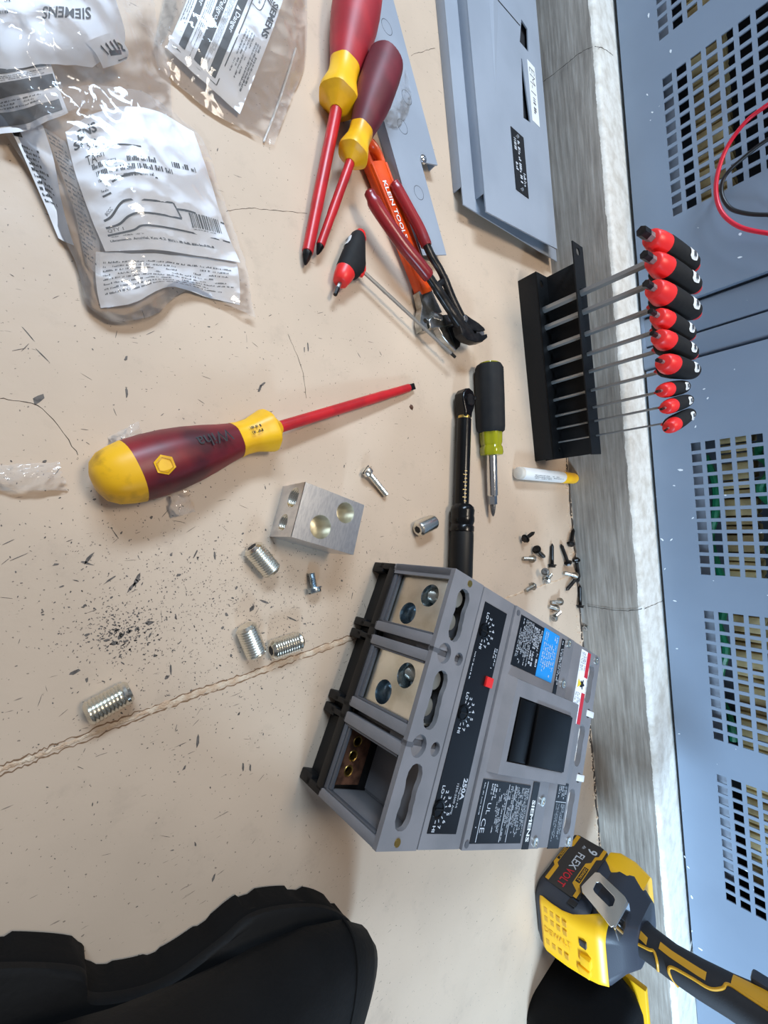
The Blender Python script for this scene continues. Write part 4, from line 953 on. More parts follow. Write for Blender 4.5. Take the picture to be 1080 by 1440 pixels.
# ------------------------------------------------------------------ aluminium terminal block
LA = math.atan2(-22.5, 54.5)
blk = thing('terminal_block', 'bare aluminium terminal block with four round holes on the floor', 'metal block', T(171.5, -10.5, 0, LA))
hx_, hy_, hz_ = 29.0, 21.5, 37.5
LB_ = blk.matrix_world.copy()
def bl_(x, y, z): 
    p = px(x, y, z); d = p - Vector((171.5, -10.5, 0)); c_, s_ = math.cos(-LA), math.sin(-LA)
    return Vector((d.x * c_ - d.y * s_, d.x * s_ + d.y * c_, z))
h1, h2 = bl_(486, 721, hz_), bl_(451, 741, hz_)
m = MB(); m.plate([(-hx_, -hy_), (hx_, -hy_), (hx_, hy_), (-hx_, hy_)], [circle(h1.x, h1.y, 8.6, 26), circle(h2.x, h2.y, 9.4, 26)], hz_ - .4, hz_)
LF = basis((-hx_, 0, 0), (0, -1, 0), (0, 0, 1), (-1, 0, 0))
sh_ = [(-10, 24, 8.4), (10, 18, 7)]
m.plate([(-hy_, 0), (hy_, 0), (hy_, hz_), (-hy_, hz_)], [circle(a, z, r, 24) for a, z, r in sh_], -.4, 0, LF)
m.add([(hx_, -hy_, 0), (hx_, hy_, 0), (hx_, hy_, hz_), (hx_, -hy_, hz_)], [(0, 1, 2, 3)]); m.add([(-hx_, -hy_, 0), (hx_, -hy_, 0), (hx_, -hy_, hz_), (-hx_, -hy_, hz_)], [(0, 1, 2, 3)])
m.add([(-hx_, hy_, 0), (hx_, hy_, 0), (hx_, hy_, hz_), (-hx_, hy_, hz_)], [(0, 1, 2, 3)]); m.add([(-hx_, -hy_, 0.1), (hx_, -hy_, 0.1), (hx_, hy_, 0.1), (-hx_, hy_, 0.1)], [(0, 1, 2, 3)])
m.build('body', 'aluminium', blk, sharp=20, smooth=False)
for p, r in ((h1, 8.6), (h2, 9.4)):
    MB().loft([[(p.x + rr * math.cos(t), p.y + rr * math.sin(t), z) for t in [2 * PI * i / 26 for i in range(26)]] for rr, z in ((r, hz_), (r - .5, hz_ - 1), (r - .6, 10), (r * .5, 6), (.1, 5))], cap=False).build('bore', 'aluminium_lug', blk, sharp=60)
for a, z, r in sh_:
    pr_ = []
    for k in range(9): pr_ += [(k * 1.6, r), (k * 1.6 + .8, r - .7)]
    pr_ += [(15, .1)]
    MB().lathe(pr_, 24, basis((-hx_ - 0.02, -a, z), (1, 0, 0), (0, 1, 0), (0, 0, 1)), cap=False).build('threaded_bore', 'zinc', blk, sharp=15)

# ------------------------------------------------------------------ set screws and small bolts
def setscrew(a, b, r, label, rough=True, socket_at_a=False):
    A, B = px(*a, r), px(*b, r); L = (B - A).length; M = axis_frame(A, B)
    t = thing('set_screw', label, 'set screw', M, 'zinc set screws on the floor')
    prof = [(0, r * .72), (L * .06, r * .93)]; x = L * .08; P = 2.0 if rough else 0.0
    if rough:
        while x < L * .9: prof += [(x, r), (x + P * .5, r * .89)]; x += P
    else: prof += [(L * .1, r), (L * .86, r)]
    prof += [(L * .93, r * .93), (L, r * .74), (L * .985, r * .52)]
    MB().lathe(prof, 26).build('thread', 'zinc', t, sharp=18)
    e = -0.04 if socket_at_a else L + .04; dx = 1 if socket_at_a else -1
    MB().lathe([(e, r * .60), (e + dx * .1, r * .52), (e + dx * 4, r * .5)], 6, cap=False).build('hex_socket', 'steel_dark', t, sharp=20)
    MB().lathe([(e - dx * .10, r * .5), (e - dx * .12, .1)], 6).build('socket_shade', 'inside_dark', t)  # flat dark hex on the end face, painted as the socket's shade
    return t
setscrew((354, 769), (384, 805), 8.0, 'coarse-threaded zinc set screw nearest the aluminium block', True, True)
setscrew((345, 880), (362, 922), 8.0, 'coarse-threaded zinc set screw end-on to its pair by the filled crack')
setscrew((381, 915), (424, 900), 7.8, 'zinc set screw lying along the filled floor crack, beside its pair', True, True)
setscrew((121, 1006), (184, 971), 7.8, 'long zinc set screw lying alone above the filled crack', True, True)
setscrew((587, 745), (611, 733), 8.2, 'smooth-looking zinc set screw between the breaker and the block', False, True)
def screw(a, b, r, hr, hh, label, cat, mat, za=None, zb=None, slot=False, washer=False, hexh=False, point=False, group=None, name='machine_screw', thread=True):
    """a = head side, b = tip"""
    A, B = px(*a, za if za is not None else hr * .9), px(*b, zb if zb is not None else r); L = (B - A).length; M = axis_frame(A, B)
    t = thing(name, label, cat, M, group)
    prof = [(hh * .8, r)]; x = hh
    e = L - (r * 1.6 if point else .6)
    if thread:
        while x < e: prof += [(x, r), (x + .55, r * .86)]; x += 1.1
    prof += [(e, r * .95), (L, r * (.15 if point else .8))]
    MB().lathe(prof, 14).build('shank', mat, t, sharp=18)
    if hexh:
        MB().lathe([(0, hr * .80), (hh * .75, hr * .82)], 6).build('head', mat, t, sharp=20)
        MB().lathe([(hh * .7, hr * 1.05), (hh, hr * 1.05), (hh * 1.05, hr * .6)], 18).build('flange', mat, t, sharp=30)
        MB().lathe([(-.05, hr * .5), (hh * .2, hr * .45)], 14).build('head_dimple', 'steel_dark' if mat != 'black_steel' else 'black_steel', t)
    else:
        MB().lathe([(0, hr * .75), (hh * .2, hr * .95), (hh * .45, hr), (hh, hr), (hh, r)], 20).build('head', mat, t, sharp=35)
        if slot: MB().box(-.05, hh * .3, -hr * .97, hr * .97, -hr * .12, hr * .12).build('slot', 'inside_dark', t)
    if washer: MB().lathe([(hh + .2, hr * 1.25), (hh + 1.2, hr * 1.2)], 18).build('washer', mat, t, sharp=30)
    return t
screw((514, 660), (543, 696), 3.0, 5.2, 5.2, 'slotted zinc machine screw lying beside the screwdriver blade', 'screw', 'zinc', slot=True, za=6)
screw((443, 834), (438, 806), 2.9, 5.6, 3.6, 'short zinc screw with washer near the aluminium block', 'screw', 'zinc_blue', slot=True, washer=True, za=6.5, zb=3.5)
def c6(x, y): return (710 + x / 5.54, 640 + y / 5.54)
blackS = [((148, 660), (232, 598), 7, 12, 'black hex-head screw tilted up, nearest the torque wrench'), ((240, 728), (312, 798), 7, 3, 'black hex-head screw beside the tilted one'), ((368, 875), (368, 688), None, None, 'long black hex-head screw standing alone in the screw pile'),
          ((497, 852), (436, 692), None, None, 'black hex-head screw next to the long lone one'), ((511, 705), (536, 572), None, None, 'black hex-head screw nearest the paint marker'), ((553, 805), (580, 965), None, None, 'black hex-head screw beside the plinth joint'),
          ((562, 955), (478, 1055), 5, 3, 'black hex-head screw crossed over by a silver one'), ((588, 1190), (584, 1012), None, None, 'black hex-head screw lying in the crack by the plinth')]
for a, b, za, zb, lb in blackS:
    screw(c6(*a), c6(*b), 2.7, 5.8, 4.2, lb, 'screw', 'black_steel', za=za, zb=zb, hexh=True, point=True, group='black screws by the plinth', name='hex_screw')
silverS = [((225, 808), (142, 806), None, None, 'short silver hex screw closest to the torque wrench'), ((312, 905), (330, 945), 13, 4, 'silver hex screw with its head up, above another silver one'), ((318, 985), (362, 930), 5, 5, 'silver hex screw touching the upturned one'),
           ((228, 1015), (162, 1058), None, None, 'silver hex screw on the hairline crack near the breaker'), ((440, 1140), (362, 1146), None, None, 'upper silver hex screw of the cluster of three by the breaker'), ((408, 1196), (346, 1178), 6, 3, 'middle silver hex screw of the cluster of three by the breaker'),
           ((375, 1275), (432, 1222), 6, 4, 'lower silver hex screw of the cluster of three by the breaker'), ((555, 940), (462, 916), 5, 4, 'silver hex screw lying on a black screw'), ((622, 1352), (655, 1305), 5, 3, 'silver hex screw in the crack beside the breaker corner')]
for a, b, za, zb, lb in silverS:
    screw(c6(*a), c6(*b), 2.6, 5.4, 4.0, lb, 'screw', 'steel', za=za, zb=zb, hexh=True, point=False, group='silver screws by the plinth', name='hex_screw')
p = px(579, 573); mb = MB()
ring = [(p.x + 3.4 * random.uniform(.7, 1.1) * math.cos(i), p.y + 3.4 * random.uniform(.7, 1.1) * math.sin(i), 0) for i in range(6)]
mb.loft([ring, [(q[0] * .4 + p.x * .6, q[1] * .4 + p.y * .6, 1.6) for q in ring]])
tag(mb.build('rust_flake', 'rust', None, smooth=False), 'small brown rust flake just past the red screwdriver tip', 'debris')

# ------------------------------------------------------------------ clear bags with instruction sheets
class Sheet:
    """smooth surface through a grid of (pixel x, pixel y, height) control points"""
    def __init__(s, rows, amp=0.0, freq=0.05, seed=0, ridge=False, zmin=0.4):
        s.g = [[px(*c) for c in r] for r in rows]; s.amp, s.fr, s.sd, s.ridge, s.zmin = amp, freq, seed, ridge, zmin
    def cr(s, P, t):
        n = len(P) - 1; t = max(-.15, min(1.15, t)) * n; i = max(0, min(n - 1, int(math.floor(t)))); f = t - i
        p1, p2 = P[i], P[i + 1]; p0 = P[i - 1] if i > 0 else p1 * 2 - p2; p3 = P[i + 2] if i + 2 <= n else p2 * 2 - p1
        return 0.5 * ((2 * p1) + (p2 - p0) * f + (2 * p0 - 5 * p1 + 4 * p2 - p3) * f * f + (3 * p1 - p0 - 3 * p2 + p3) * f ** 3)
    def __call__(s, a, b, off=0.0):
        p = s.cr([s.cr(r, a) for r in s.g], b)
        if s.amp:
            q = Vector((p.x * s.fr, p.y * s.fr, s.sd))
            if s.ridge: d = sum((1 - abs(noise.noise(q * k) * 2.0)) / k for k in (1, 2.3, 5.1)) / 1.63 - .5
            else: d = noise.noise(q) + .5 * noise.noise(q * 2.3)
            p = p + Vector((0, 0, s.amp * d))
        p.z = max(p.z, s.zmin) + off
        return p
    def mesh(s, name, mat, parent, ns=40, nt=40, off=0.0, a=(0, 1), b=(0, 1), sharp=180, edge=0.0):
        m = MB(); vs = []
        for j in range(nt + 1):
            for i in range(ns + 1):
                aa = a[0] + (a[1] - a[0]) * i / ns; bb = b[0] + (b[1] - b[0]) * j / nt
                if edge and (i in (0, ns) or j in (0, nt)):
                    aa += edge * noise.noise(Vector((i * .4, j * .4, s.sd + 5))); bb += edge * noise.noise(Vector((i * .4, j * .4, s.sd + 9)))
                vs.append(s(aa, bb, off))
        m.add(vs, [((j + 1) * (ns + 1) + i, (j + 1) * (ns + 1) + i + 1, j * (ns + 1) + i + 1, j * (ns + 1) + i) for j in range(nt) for i in range(ns)])
        return m.build(name, mat, parent, sharp=sharp, flip=False)
    def text(s, body, a, b, wa, hb, mat, parent, off=.3, rot=0.0, offset=0.0, mirror=False, flipud=False):
        vs, fs = text_mesh(body, hb, wa, offset, mirror)
        m = MB(); sg = -1 if flipud else 1
        def W(v):
            x, y = v.x * sg, v.y * sg
            return s(a + x * math.cos(rot) - y * math.sin(rot) , b - (x * math.sin(rot) + y * math.cos(rot)), off)
        m.add([W(v) for v in vs], fs); return m.build('lettering', mat, parent, smooth=False, flip=False)
    def words(s, a0, a1, b0, b1, rows, mat, parent, off=.3, fill=.5, dens=.9):
        m = MB(); words(m, a0, a1, -b1, -b0, rows, fill, warp=lambda p: s(p.x, -p.y, off), dens=dens)
        return m.build('fine_print', mat, parent, smooth=False, flip=False)
    def line(s, pts, wd, mat, parent, off=.3, name='printed_line'):
        P = bez([s(a, b, off) for a, b in pts], 6); m = MB(); L, R_ = [], []
        for k, p in enumerate(P):
            t = (P[min(k + 1, len(P) - 1)] - P[max(k - 1, 0)]); sd = Vector((-t.y, t.x, 0)).normalized()
            L.append(p + sd * wd / 2); R_.append(p - sd * wd / 2)
        n = len(P); m.add(L + R_, [(k, k + 1, n + k + 1, n + k) for k in range(n - 1)]); return m.build(name, mat, parent, smooth=False, flip=False)
    def quad(s, a0, a1, b0, b1, mat, parent, off=.2, name='printed_bar', n=14):
        return s.mesh(name, mat, parent, n, 4, off, (a0, a1), (b0, b1))
random.seed(21)
# front bag: lug kit with a white label sheet
bag1 = thing('parts_bag', 'clear plastic parts bag with white printed kit label and barcode, nearest the lone screwdriver', 'plastic bag')
lab = Sheet([[(92, 186, 10), (130, 160, 14), (175, 150, 17), (225, 158, 15), (272, 186, 8)],
             [(104, 236, 10), (145, 220, 16), (188, 212, 21), (238, 220, 17), (290, 236, 7)],
             [(122, 290, 9), (160, 278, 16), (200, 274, 21), (255, 280, 16), (309, 296, 6)],
             [(138, 330, 8), (175, 322, 14), (215, 320, 17), (268, 328, 12), (324, 338, 5)],
             [(148, 354, 6), (190, 352, 11), (230, 352, 13), (283, 360, 9), (338, 369, 4)]], 1.1, .05, 2.0)
lo = lab.mesh('label_sheet', 'white_paper', bag1, 44, 44)
lab.text('ENS', .17, .075, .17, .062, 'ink', lo, offset=.03)
lab.text('SI', .075, .125, .075, .055, 'ink', lo, offset=.03)
lab.text('500', .185, .165, .085, .055, 'ink', lo, offset=-.01)
lab.text('TA', .15, .245, .085, .055, 'ink', lo); lab.text('KIT', .235, .235, .07, .036, 'ink', lo)
lab.line([(.2, .24), (.27, .215), (.4, .21), (.56, .225)], 1.0, 'ink', lo)
lab.words(.14, .97, .275, .31, 1, 'ink', lo, fill=.85); lab.words(.16, 1.0, .32, .355, 1, 'ink', lo, fill=.85)
lab.words(.16, .62, .365, .392, 1, 'ink', lo, fill=.7); lab.words(.16, .26, .40, .455, 2, 'ink', lo, fill=.6)
lab.line([(.27, .405), (.36, .385), (.48, .375), (.63, .395)], 1.0, 'ink', lo); lab.line([(.16, .475), (.24, .465)], 1.0, 'ink', lo)
lab.text('BCCC', .17, .585, .08, .028, 'ink', lo, rot=.5)
lab.line([(.10, .645), (.18, .625), (.29, .55), (.38, .53), (.54, .535), (.69, .535)], 1.2, 'ink', lo)
lab.line([(.69, .535), (.705, .585), (.72, .64)], 1.2, 'ink', lo); lab.line([(.70, .575), (.80, .575), (1.0, .60)], 1.2, 'ink', lo)
lab.line([(.09, .71), (.22, .70), (.33, .65), (.44, .63), (.58, .635), (.72, .64)], 1.2, 'ink', lo)
lab.text('QTY 1', .17, .745, .15, .036, 'ink', lo)
lab.line([(.08, .785), (.32, .77), (.42, .735), (.55, .735), (.75, .74), (.99, .775)], 1.1, 'ink', lo)
xb = .775
while xb < .96:
    wv = random.choice((.004, .007, .011)); lab.quad(xb, xb + wv, .585, .70, 'ink', lo, .3, 'barcode_bar', 1); xb += wv + random.choice((.005, .008))
lab.words(.78, .97, .705, .72, 1, 'ink', lo, fill=.6)
lab.text('Libramiento  ArcoVial, Km 4.2', .32, .86, .48, .034, 'ink', lo, offset=.02); lab.words(.575, .99, .845, .88, 1, 'ink', lo, fill=.8); lab.words(.09, .45, .80, .82, 1, 'ink', lo, fill=.6)
fold = Sheet([[(135, 352, 5), (190, 355, 9), (240, 357, 9), (290, 362, 6), (334, 370, 3)], [(135, 395, 5), (185, 385, 9), (235, 385, 9), (290, 395, 5), (338, 398, 2)], [(142, 432, 3), (190, 424, 7), (240, 402, 6), (295, 418, 3), (338, 428, 1.5)]], 1.4, .08, 6)
fo = fold.mesh('folded_leaflet', 'white_paper', bag1, 30, 20, -1.2); fold.words(.05, .97, .15, .8, 8, 'ink_grey', fo, off=-.9, fill=.4)
strip = Sheet([[(8, 172, 9), (30, 168, 10), (60, 176, 10)], [(26, 205, 8), (48, 214, 10), (75, 222, 10)], [(55, 270, 6), (70, 274, 8), (88, 290, 8)], [(82, 335, 3), (92, 340, 4), (104, 345, 5)]], .8, .08, 8)
so = strip.mesh('side_leaflet', 'white_paper', bag1, 12, 30); strip.quad(.02, .3, .02, .22, 'ink', so, .3, 'printed_bar', 6); strip.words(.12, .8, .3, .75, 10, 'ink', so, fill=.5)
mid = Sheet([[(62, 180, 8), (78, 190, 9), (92, 200, 9)], [(85, 240, 6), (100, 250, 8), (118, 262, 8)], [(108, 310, 4), (122, 320, 6), (138, 330, 6)], [(120, 370, 2), (130, 380, 4), (142, 388, 5)]], .8, .08, 4)
mo = mid.mesh('inner_leaflet', 'cloudy_film', bag1, 12, 24); mid.words(.05, .95, .02, .95, 26, 'ink_grey', mo, fill=.45)
film = Sheet([[(0, 150, 1), (60, 140, 14), (130, 128, 22), (200, 138, 20), (246, 168, 2)],
              [(6, 190, 1), (62, 205, 14), (140, 205, 21), (230, 205, 22), (284, 205, 2)],
              [(50, 262, 1), (95, 270, 12), (165, 270, 22), (250, 272, 19), (308, 272, 2)],
              [(84, 330, 1), (120, 335, 12), (185, 330, 19), (260, 334, 15), (328, 332, 2)],
              [(108, 380, 1), (140, 385, 12), (200, 375, 17), (265, 382, 12), (344, 380, 1.5)],
              [(118, 425, 1), (150, 425, 10), (205, 415, 13), (262, 398, 8), (350, 420, 1)],
              [(128, 440, .8), (160, 456, 1), (215, 446, 2.5), (268, 412, 1), (356, 450, .8)]], 2.4, .045, 12, True)
film.mesh('film', 'clear_film', bag1, 90, 90, 4.0, edge=.008)
# bag behind it
bag2 = thing('parts_bag', 'crumpled clear bag with upside-down leaflets, between the kit bag and the danger sheet', 'plastic bag')
sh2 = Sheet([[(-60, -60, 16), (20, -60, 24), (90, -50, 26), (150, -40, 20)], [(-60, 0, 16), (20, 5, 26), (95, 5, 28), (165, 5, 20)], [(-50, 50, 16), (20, 55, 25), (90, 55, 26), (175, 60, 14)], [(-40, 95, 12), (20, 95, 20), (80, 90, 20), (130, 95, 12)]], 1.6, .05, 14)
s2 = sh2.mesh('leaflet', 'white_paper', bag2, 30, 30)
sh2.text('SIEMENS', .66, .42, .3, .1, 'ink_grey', s2, flipud=True, offset=.02); sh2.words(.05, .35, .3, .45, 3, 'ink_grey', s2, fill=.5, dens=.5)
dk = Sheet([[(-20, 92, 15), (25, 84, 19), (66, 76, 19)], [(-15, 130, 13), (30, 122, 17), (78, 112, 16)], [(-5, 190, 8), (40, 184, 13), (96, 160, 12)]], 1.2, .06, 18)
d2_ = dk.mesh('printed_leaflet', 'white_paper', bag2, 20, 24, 1.0)
dk.quad(.0, 1.0, .08, .26, 'ink_grey', d2_, 1.25); dk.text('Danger', .45, .17, .3, .1, 'white_paper', d2_, off=1.5, flipud=True)
dk.quad(.02, .98, .42, .62, 'ink_grey', d2_, 1.25); dk.words(.1, .9, .3, .4, 3, 'ink_grey', d2_, off=1.3); dk.quad(.0, .95, .78, .93, 'ink_grey', d2_, 1.25); dk.words(.1, .9, .65, .76, 3, 'ink_grey', d2_, off=1.3)
hnd = Sheet([[(120, 62, 22), (148, 50, 23), (165, 48, 22)], [(135, 78, 18), (160, 72, 20), (180, 74, 17)], [(145, 98, 13), (165, 92, 15), (178, 86, 13)]], .5, .08, 20)
ho = hnd.mesh('leaflet_corner', 'white_paper', bag2, 16, 16, 1.0)
for k in range(4): hnd.line([(.30 + k * .13, .62 - k * .04), (.22 + k * .14, .30 - k * .03)], 1.6, 'ink', ho, 1.4, 'hand_symbol')
hnd.quad(.34, .72, .52, .70, 'ink', ho, 1.4, 'hand_symbol', 4); hnd.line([(.72, .30), (.82, .36), (.78, .48), (.88, .5)], 1.3, 'ink', ho, 1.4); hnd.line([(.55, .9), (.95, .86)], .9, 'ink', ho, 1.4)
film2 = Sheet([[(-80, -70, 18), (30, -70, 30), (130, -60, 30), (215, -50, 14)], [(-80, 0, 18), (30, 0, 31), (130, 0, 31), (215, 8, 10)], [(-60, 60, 16), (30, 70, 28), (125, 70, 27), (222, 50, 6)], [(-50, 120, 12), (35, 125, 22), (130, 120, 21), (236, 105, 2)], [(-20, 180, 2), (45, 180, 16), (125, 160, 22), (240, 170, 1)]], 5.0, .04, 25, True)
film2.mesh('film', 'clear_film', bag2, 90, 80, 3.0, edge=.01)
# zip bag with the danger sheet
bag3 = thing('zip_bag', 'clear zip bag holding a white danger sheet with black bars, near the red screwdriver', 'plastic bag')
dsh = Sheet([[(402, -12, 9), (385, 38, 11), (362, 98, 11), (337, 161, 4)], [(375, -42, 12), (352, 14, 14), (330, 66, 14), (304, 130, 6)], [(340, -75, 12), (318, -18, 14), (297, 36, 14), (270, 100, 6)], [(300, -105, 9), (280, -50, 11), (262, 2, 11), (234, 67, 5)]], .9, .05, 30)
ds = dsh.mesh('danger_sheet', 'white_paper', bag3, 30, 30)
dsh.text('SIEMENS', .30, .07, .30, .085, 'ink', ds, offset=.035)
for b0, b1, tx in ((.40, .50, 'Danger'), (.60, .70, 'Peligro'), (.82, .90, 'Danger')):
    dsh.quad(.12, .93, b0, b1, 'ink', ds, .3, 'printed_bar', 24); dsh.text(tx, .52, (b0 + b1) / 2, .18, .075, 'white_paper', ds, .55, offset=.01)
    m = MB(); m.add([dsh(.385, b1 - .015, .55), dsh(.415, b1 - .015, .55), dsh(.40, b0 + .02, .55)], [(0, 1, 2)]); m.build('warning_triangle', 'white_paper', ds, smooth=False, flip=False)
dsh.words(.15, .95, .52, .585, 4, 'ink', ds, fill=.45); dsh.words(.15, .95, .72, .80, 4, 'ink', ds, fill=.45); dsh.words(.15, .9, .92, .99, 3, 'ink', ds, fill=.45)
dsh.line([(.1, .36), (.4, .35), (.7, .35), (.96, .36)], .7, 'ink', ds); dsh.line([(.96, .36), (.96, .95)], .7, 'ink', ds); dsh.line([(.1, .22), (.28, .22), (.28, .34)], .6, 'ink', ds); dsh.line([(.1, .22), (.1, .36)], .6, 'ink', ds)
dsh.words(.12, .26, .25, .33, 2, 'ink', ds, fill=.6); dsh.words(.52, .95, .05, .14, 3, 'ink', ds, fill=.7); dsh.words(.48, .9, .16, .3, 4, 'ink_grey', ds, fill=.5)
for k in range(4): dsh.line([(.14 + k * .02, .12), (.1 + k * .025, .2)], 1.2, 'ink', ds, .4, 'hand_symbol')
film3 = Sheet([[(432, -60, 8), (431, 10, 5), (427, 92, 1), (405, 150, 1), (384, 207, .8)], [(415, -65, 12), (402, 10, 12), (388, 70, 11), (368, 140, 4), (352, 190, .8)], [(360, -80, 17), (345, 0, 17), (325, 65, 16), (306, 120, 8), (296, 160, .8)], [(290, -110, 12), (280, -30, 14), (262, 30, 14), (246, 70, 8), (238, 112, .8)], [(240, -110, 1), (235, -30, 3), (225, 30, 3), (215, 70, 2), (222, 100, .8)]], 1.8, .045, 35, True)
film3.mesh('film', 'clear_film', bag3, 80, 80, 1.6)
zp = [film3(1 - (1 - t), .10 + .03 * t, 1.9) for t in [i / 30 for i in range(31)]]
MB().tube([px(416, 68, 2.6), px(408, 95, 2.4), px(394, 138, 2.2), px(380, 176, 1.8), px(371, 199, 1.4)], .8, 6).build('zip_line', 'white_plastic', bag3)
# loose scraps of film
def scrap(pts, label, seed):
    c = [sum(p[0] for p in pts) / 4, sum(p[1] for p in pts) / 4]
    sh = Sheet([[(*pts[0], .8), ((pts[0][0] + pts[1][0]) / 2, (pts[0][1] + pts[1][1]) / 2, 4), (*pts[1], .8)], [((pts[0][0] + pts[3][0]) / 2, (pts[0][1] + pts[3][1]) / 2, 3), (c[0], c[1], 7), ((pts[1][0] + pts[2][0]) / 2, (pts[1][1] + pts[2][1]) / 2, 3)], [(*pts[3], .8), ((pts[3][0] + pts[2][0]) / 2, (pts[3][1] + pts[2][1]) / 2, 4), (*pts[2], .8)]], 2.6, .12, seed, True)
    return tag(sh.mesh('film_scrap', 'clear_film', None, 26, 26, 0.2, edge=.06), label, 'plastic scrap')
scrap([(-20, 655), (80, 650), (96, 690), (-20, 690)], 'scrap of clear film lying left of the screwdriver butt', 40)
scrap([(152, 615), (195, 592), (200, 612), (158, 640)], 'small clear film scrap tucked behind the burgundy grip', 44)
scrap([(234, 700), (262, 690), (275, 720), (240, 728)], 'small clear film scrap in front of the burgundy grip', 48)
q = [(536, 105), (572, 100), (585, 170), (548, 180)]
shf = Sheet([[(536, 112, 14), (556, 95, 13.5), (572, 96, 13)], [(540, 140, 16), (562, 130, 17), (578, 135, 13)], [(545, 176, 13), (560, 178, 14), (574, 160, 13)]], 1.5, .09, 52, True, 12.4)
tag(shf.mesh('film_scrap', 'clear_film', None, 26, 26, .3, edge=.05), 'clear film scrap lying on the knockout strip', 'plastic scrap')

# ------------------------------------------------------------------ cordless tool standing on its battery
DX0, DX1, DY0, DY1 = 449.0, 573.0, -525.0, -613.0
drl = thing('cordless_tool', 'yellow and black cordless power tool standing on its battery beside the breaker', 'power tool', T(511, -569, 0))
def D(x, y, z): return (x - 511, y + 569, z)
def rrect(x0, x1, y0, y1, r, z, n=6):
    pts = []
    for cx, cy, a0 in ((x1 - r, y1 - r, 0), (x0 + r, y1 - r, PI / 2), (x0 + r, y0 + r, PI), (x1 - r, y0 + r, 1.5 * PI)):
        for k in range(n + 1):
            a_ = a0 + PI / 2 * k / n; pts.append((cx + r * math.cos(a_), cy + r * math.sin(a_), z))
    return pts
xl, xr, yl_, yr_ = -62, 62, -44, 44
bt = thing  # noqa
bat = MB().loft([rrect(xl + 6, xr - 4, yl_ + 6, yr_ - 6, 16, 0), rrect(xl + 1, xr - 1, yl_ + 1.5, yr_ - 1.5, 18, 5), rrect(xl, xr, yl_, yr_, 18, 14), rrect(xl + 1, xr, yl_ + 1, yr_ - 1, 18, 40), rrect(xl + 3, xr - 2, yl_ + 3, yr_ - 3, 18, 58), rrect(xl + 8, xr - 4, yl_ + 7, yr_ - 7, 18, 66)]).build('battery', 'drill_grey', drl, sharp=50)
# label panel on the battery flank
lm = basis((0, yr_ + .15, 0), (-1, 0, 0), (0, 0, 1), (0, 1, 0))
fl_p = MB(); fl_p.prism([(-50, 5), (40, 5), (44, 12), (44, 44), (36, 52), (-50, 52), (-54, 44), (-54, 10)], -1.5, .35, lm); lp_ = fl_p.build('battery_label', 'drill_label', bat, bev=.2)
LT = lambda x, z, o=.62: basis((-x, yr_ + .15 + o, z), (-1, 0, 0), (0, 0, 1), (0, 1, 0))
text('9', 13, LT(-38, 36), 'label_print', lp_, offset=.02); text('Ah', 4, LT(-38, 24.5), 'label_print', lp_)
text('FLEX', 9.5, LT(-10, 27), 'label_print', lp_, width=30, offset=.01); text('VOLT', 9.5, LT(23, 27), 'label_red', lp_, width=32, offset=.01)
MB().prism([(-52, 13), (-30, 13), (-26, 9), (10, 9), (14, 13), (42, 13), (42, 8), (16, 8), (12, 4.5), (-28, 4.5), (-32, 8), (-52, 8)], .3, .7, lm).build('stripe', 'drill_gold', lp_, smooth=False)
MB().prism([(-52, 50), (-34, 50), (-29, 45), (22, 45), (30, 50), (42, 50), (42, 45.5), (32, 45.5), (25, 37), (-14, 37), (-20, 42), (-32, 42), (-36, 45.5), (-52, 45.5)], .3, .7, lm).build('stripe', 'drill_gold', lp_, smooth=False)
MB().box(-8, 20, 38.2, 44, .5, .85, M=lm).build('brand_patch', 'ink', lp_, smooth=False); text('DEWALT', 3.6, LT(6, 41.1, .95), 'drill_gold', lp_, width=24, offset=.02)
MB().box(-24, 4, 5.2, 8.6, .5, .85, M=lm).build('brand_patch', 'ink', lp_, smooth=False); text('DEWALT', 2.4, LT(-10, 6.9, .95), 'drill_gold', lp_, width=20, offset=.02)
# yellow front face with vents
em = basis((xl - .2, 0, 0), (0, -1, 0), (0, 0, 1), (-1, 0, 0))
rows_ = []
for z, x0_, ye, a0_, a1_ in ((11, xl - .4, 43.4, 150, 214), (14, xl - 1.0, 45, 150, 214), (26, xl - .9, 44.8, 152, 220), (40, xl - .2, 44.2, 150, 222), (52, xl + 1, 43, 140, 220), (64, xl + 3, 42.6, 122, 214), (76, xl + 6, 42.4, 98, 206), (88, xl + 8.6, 40.4, 96, 192)):
    r_ = 18; row = []
    for k in range(10):
        t = math.radians(a0_ + (180 - a0_) * k / 9); row.append((x0_ + r_ + r_ * math.cos(t), ye - r_ + r_ * math.sin(t), z))
    for k in range(10):
        t = math.radians(180 + (a1_ - 180) * k / 9); row.append((x0_ + r_ + r_ * math.cos(t), -ye + r_ + r_ * math.sin(t), z))
    rows_.append(row)
yf = MB().loft(rows_, cap=False, closed=False).build('battery_front', 'drill_yellow', bat, sharp=60, flip=False)
mdf = yf.modifiers.new('thickness', 'SOLIDIFY'); mdf.thickness = .0016; mdf.offset = 1
for j, xs in enumerate((-24, -12, 19)):
    for k in range(4): MB().box(xs - 3.2, xs + 3.2, 17 + k * 8.2 - j * .4, 21.4 + k * 8.2 - j * .4, 0.2, 2.7, M=em).build('vent', 'drill_gold', yf, smooth=False)
text('DEWALT', 7.5, basis((xl - 3.0, -3, 33), (0, 0, 1), (0, 1, 0), (-1, 0, 0)), 'yellow_plastic', yf, width=36, offset=.02)
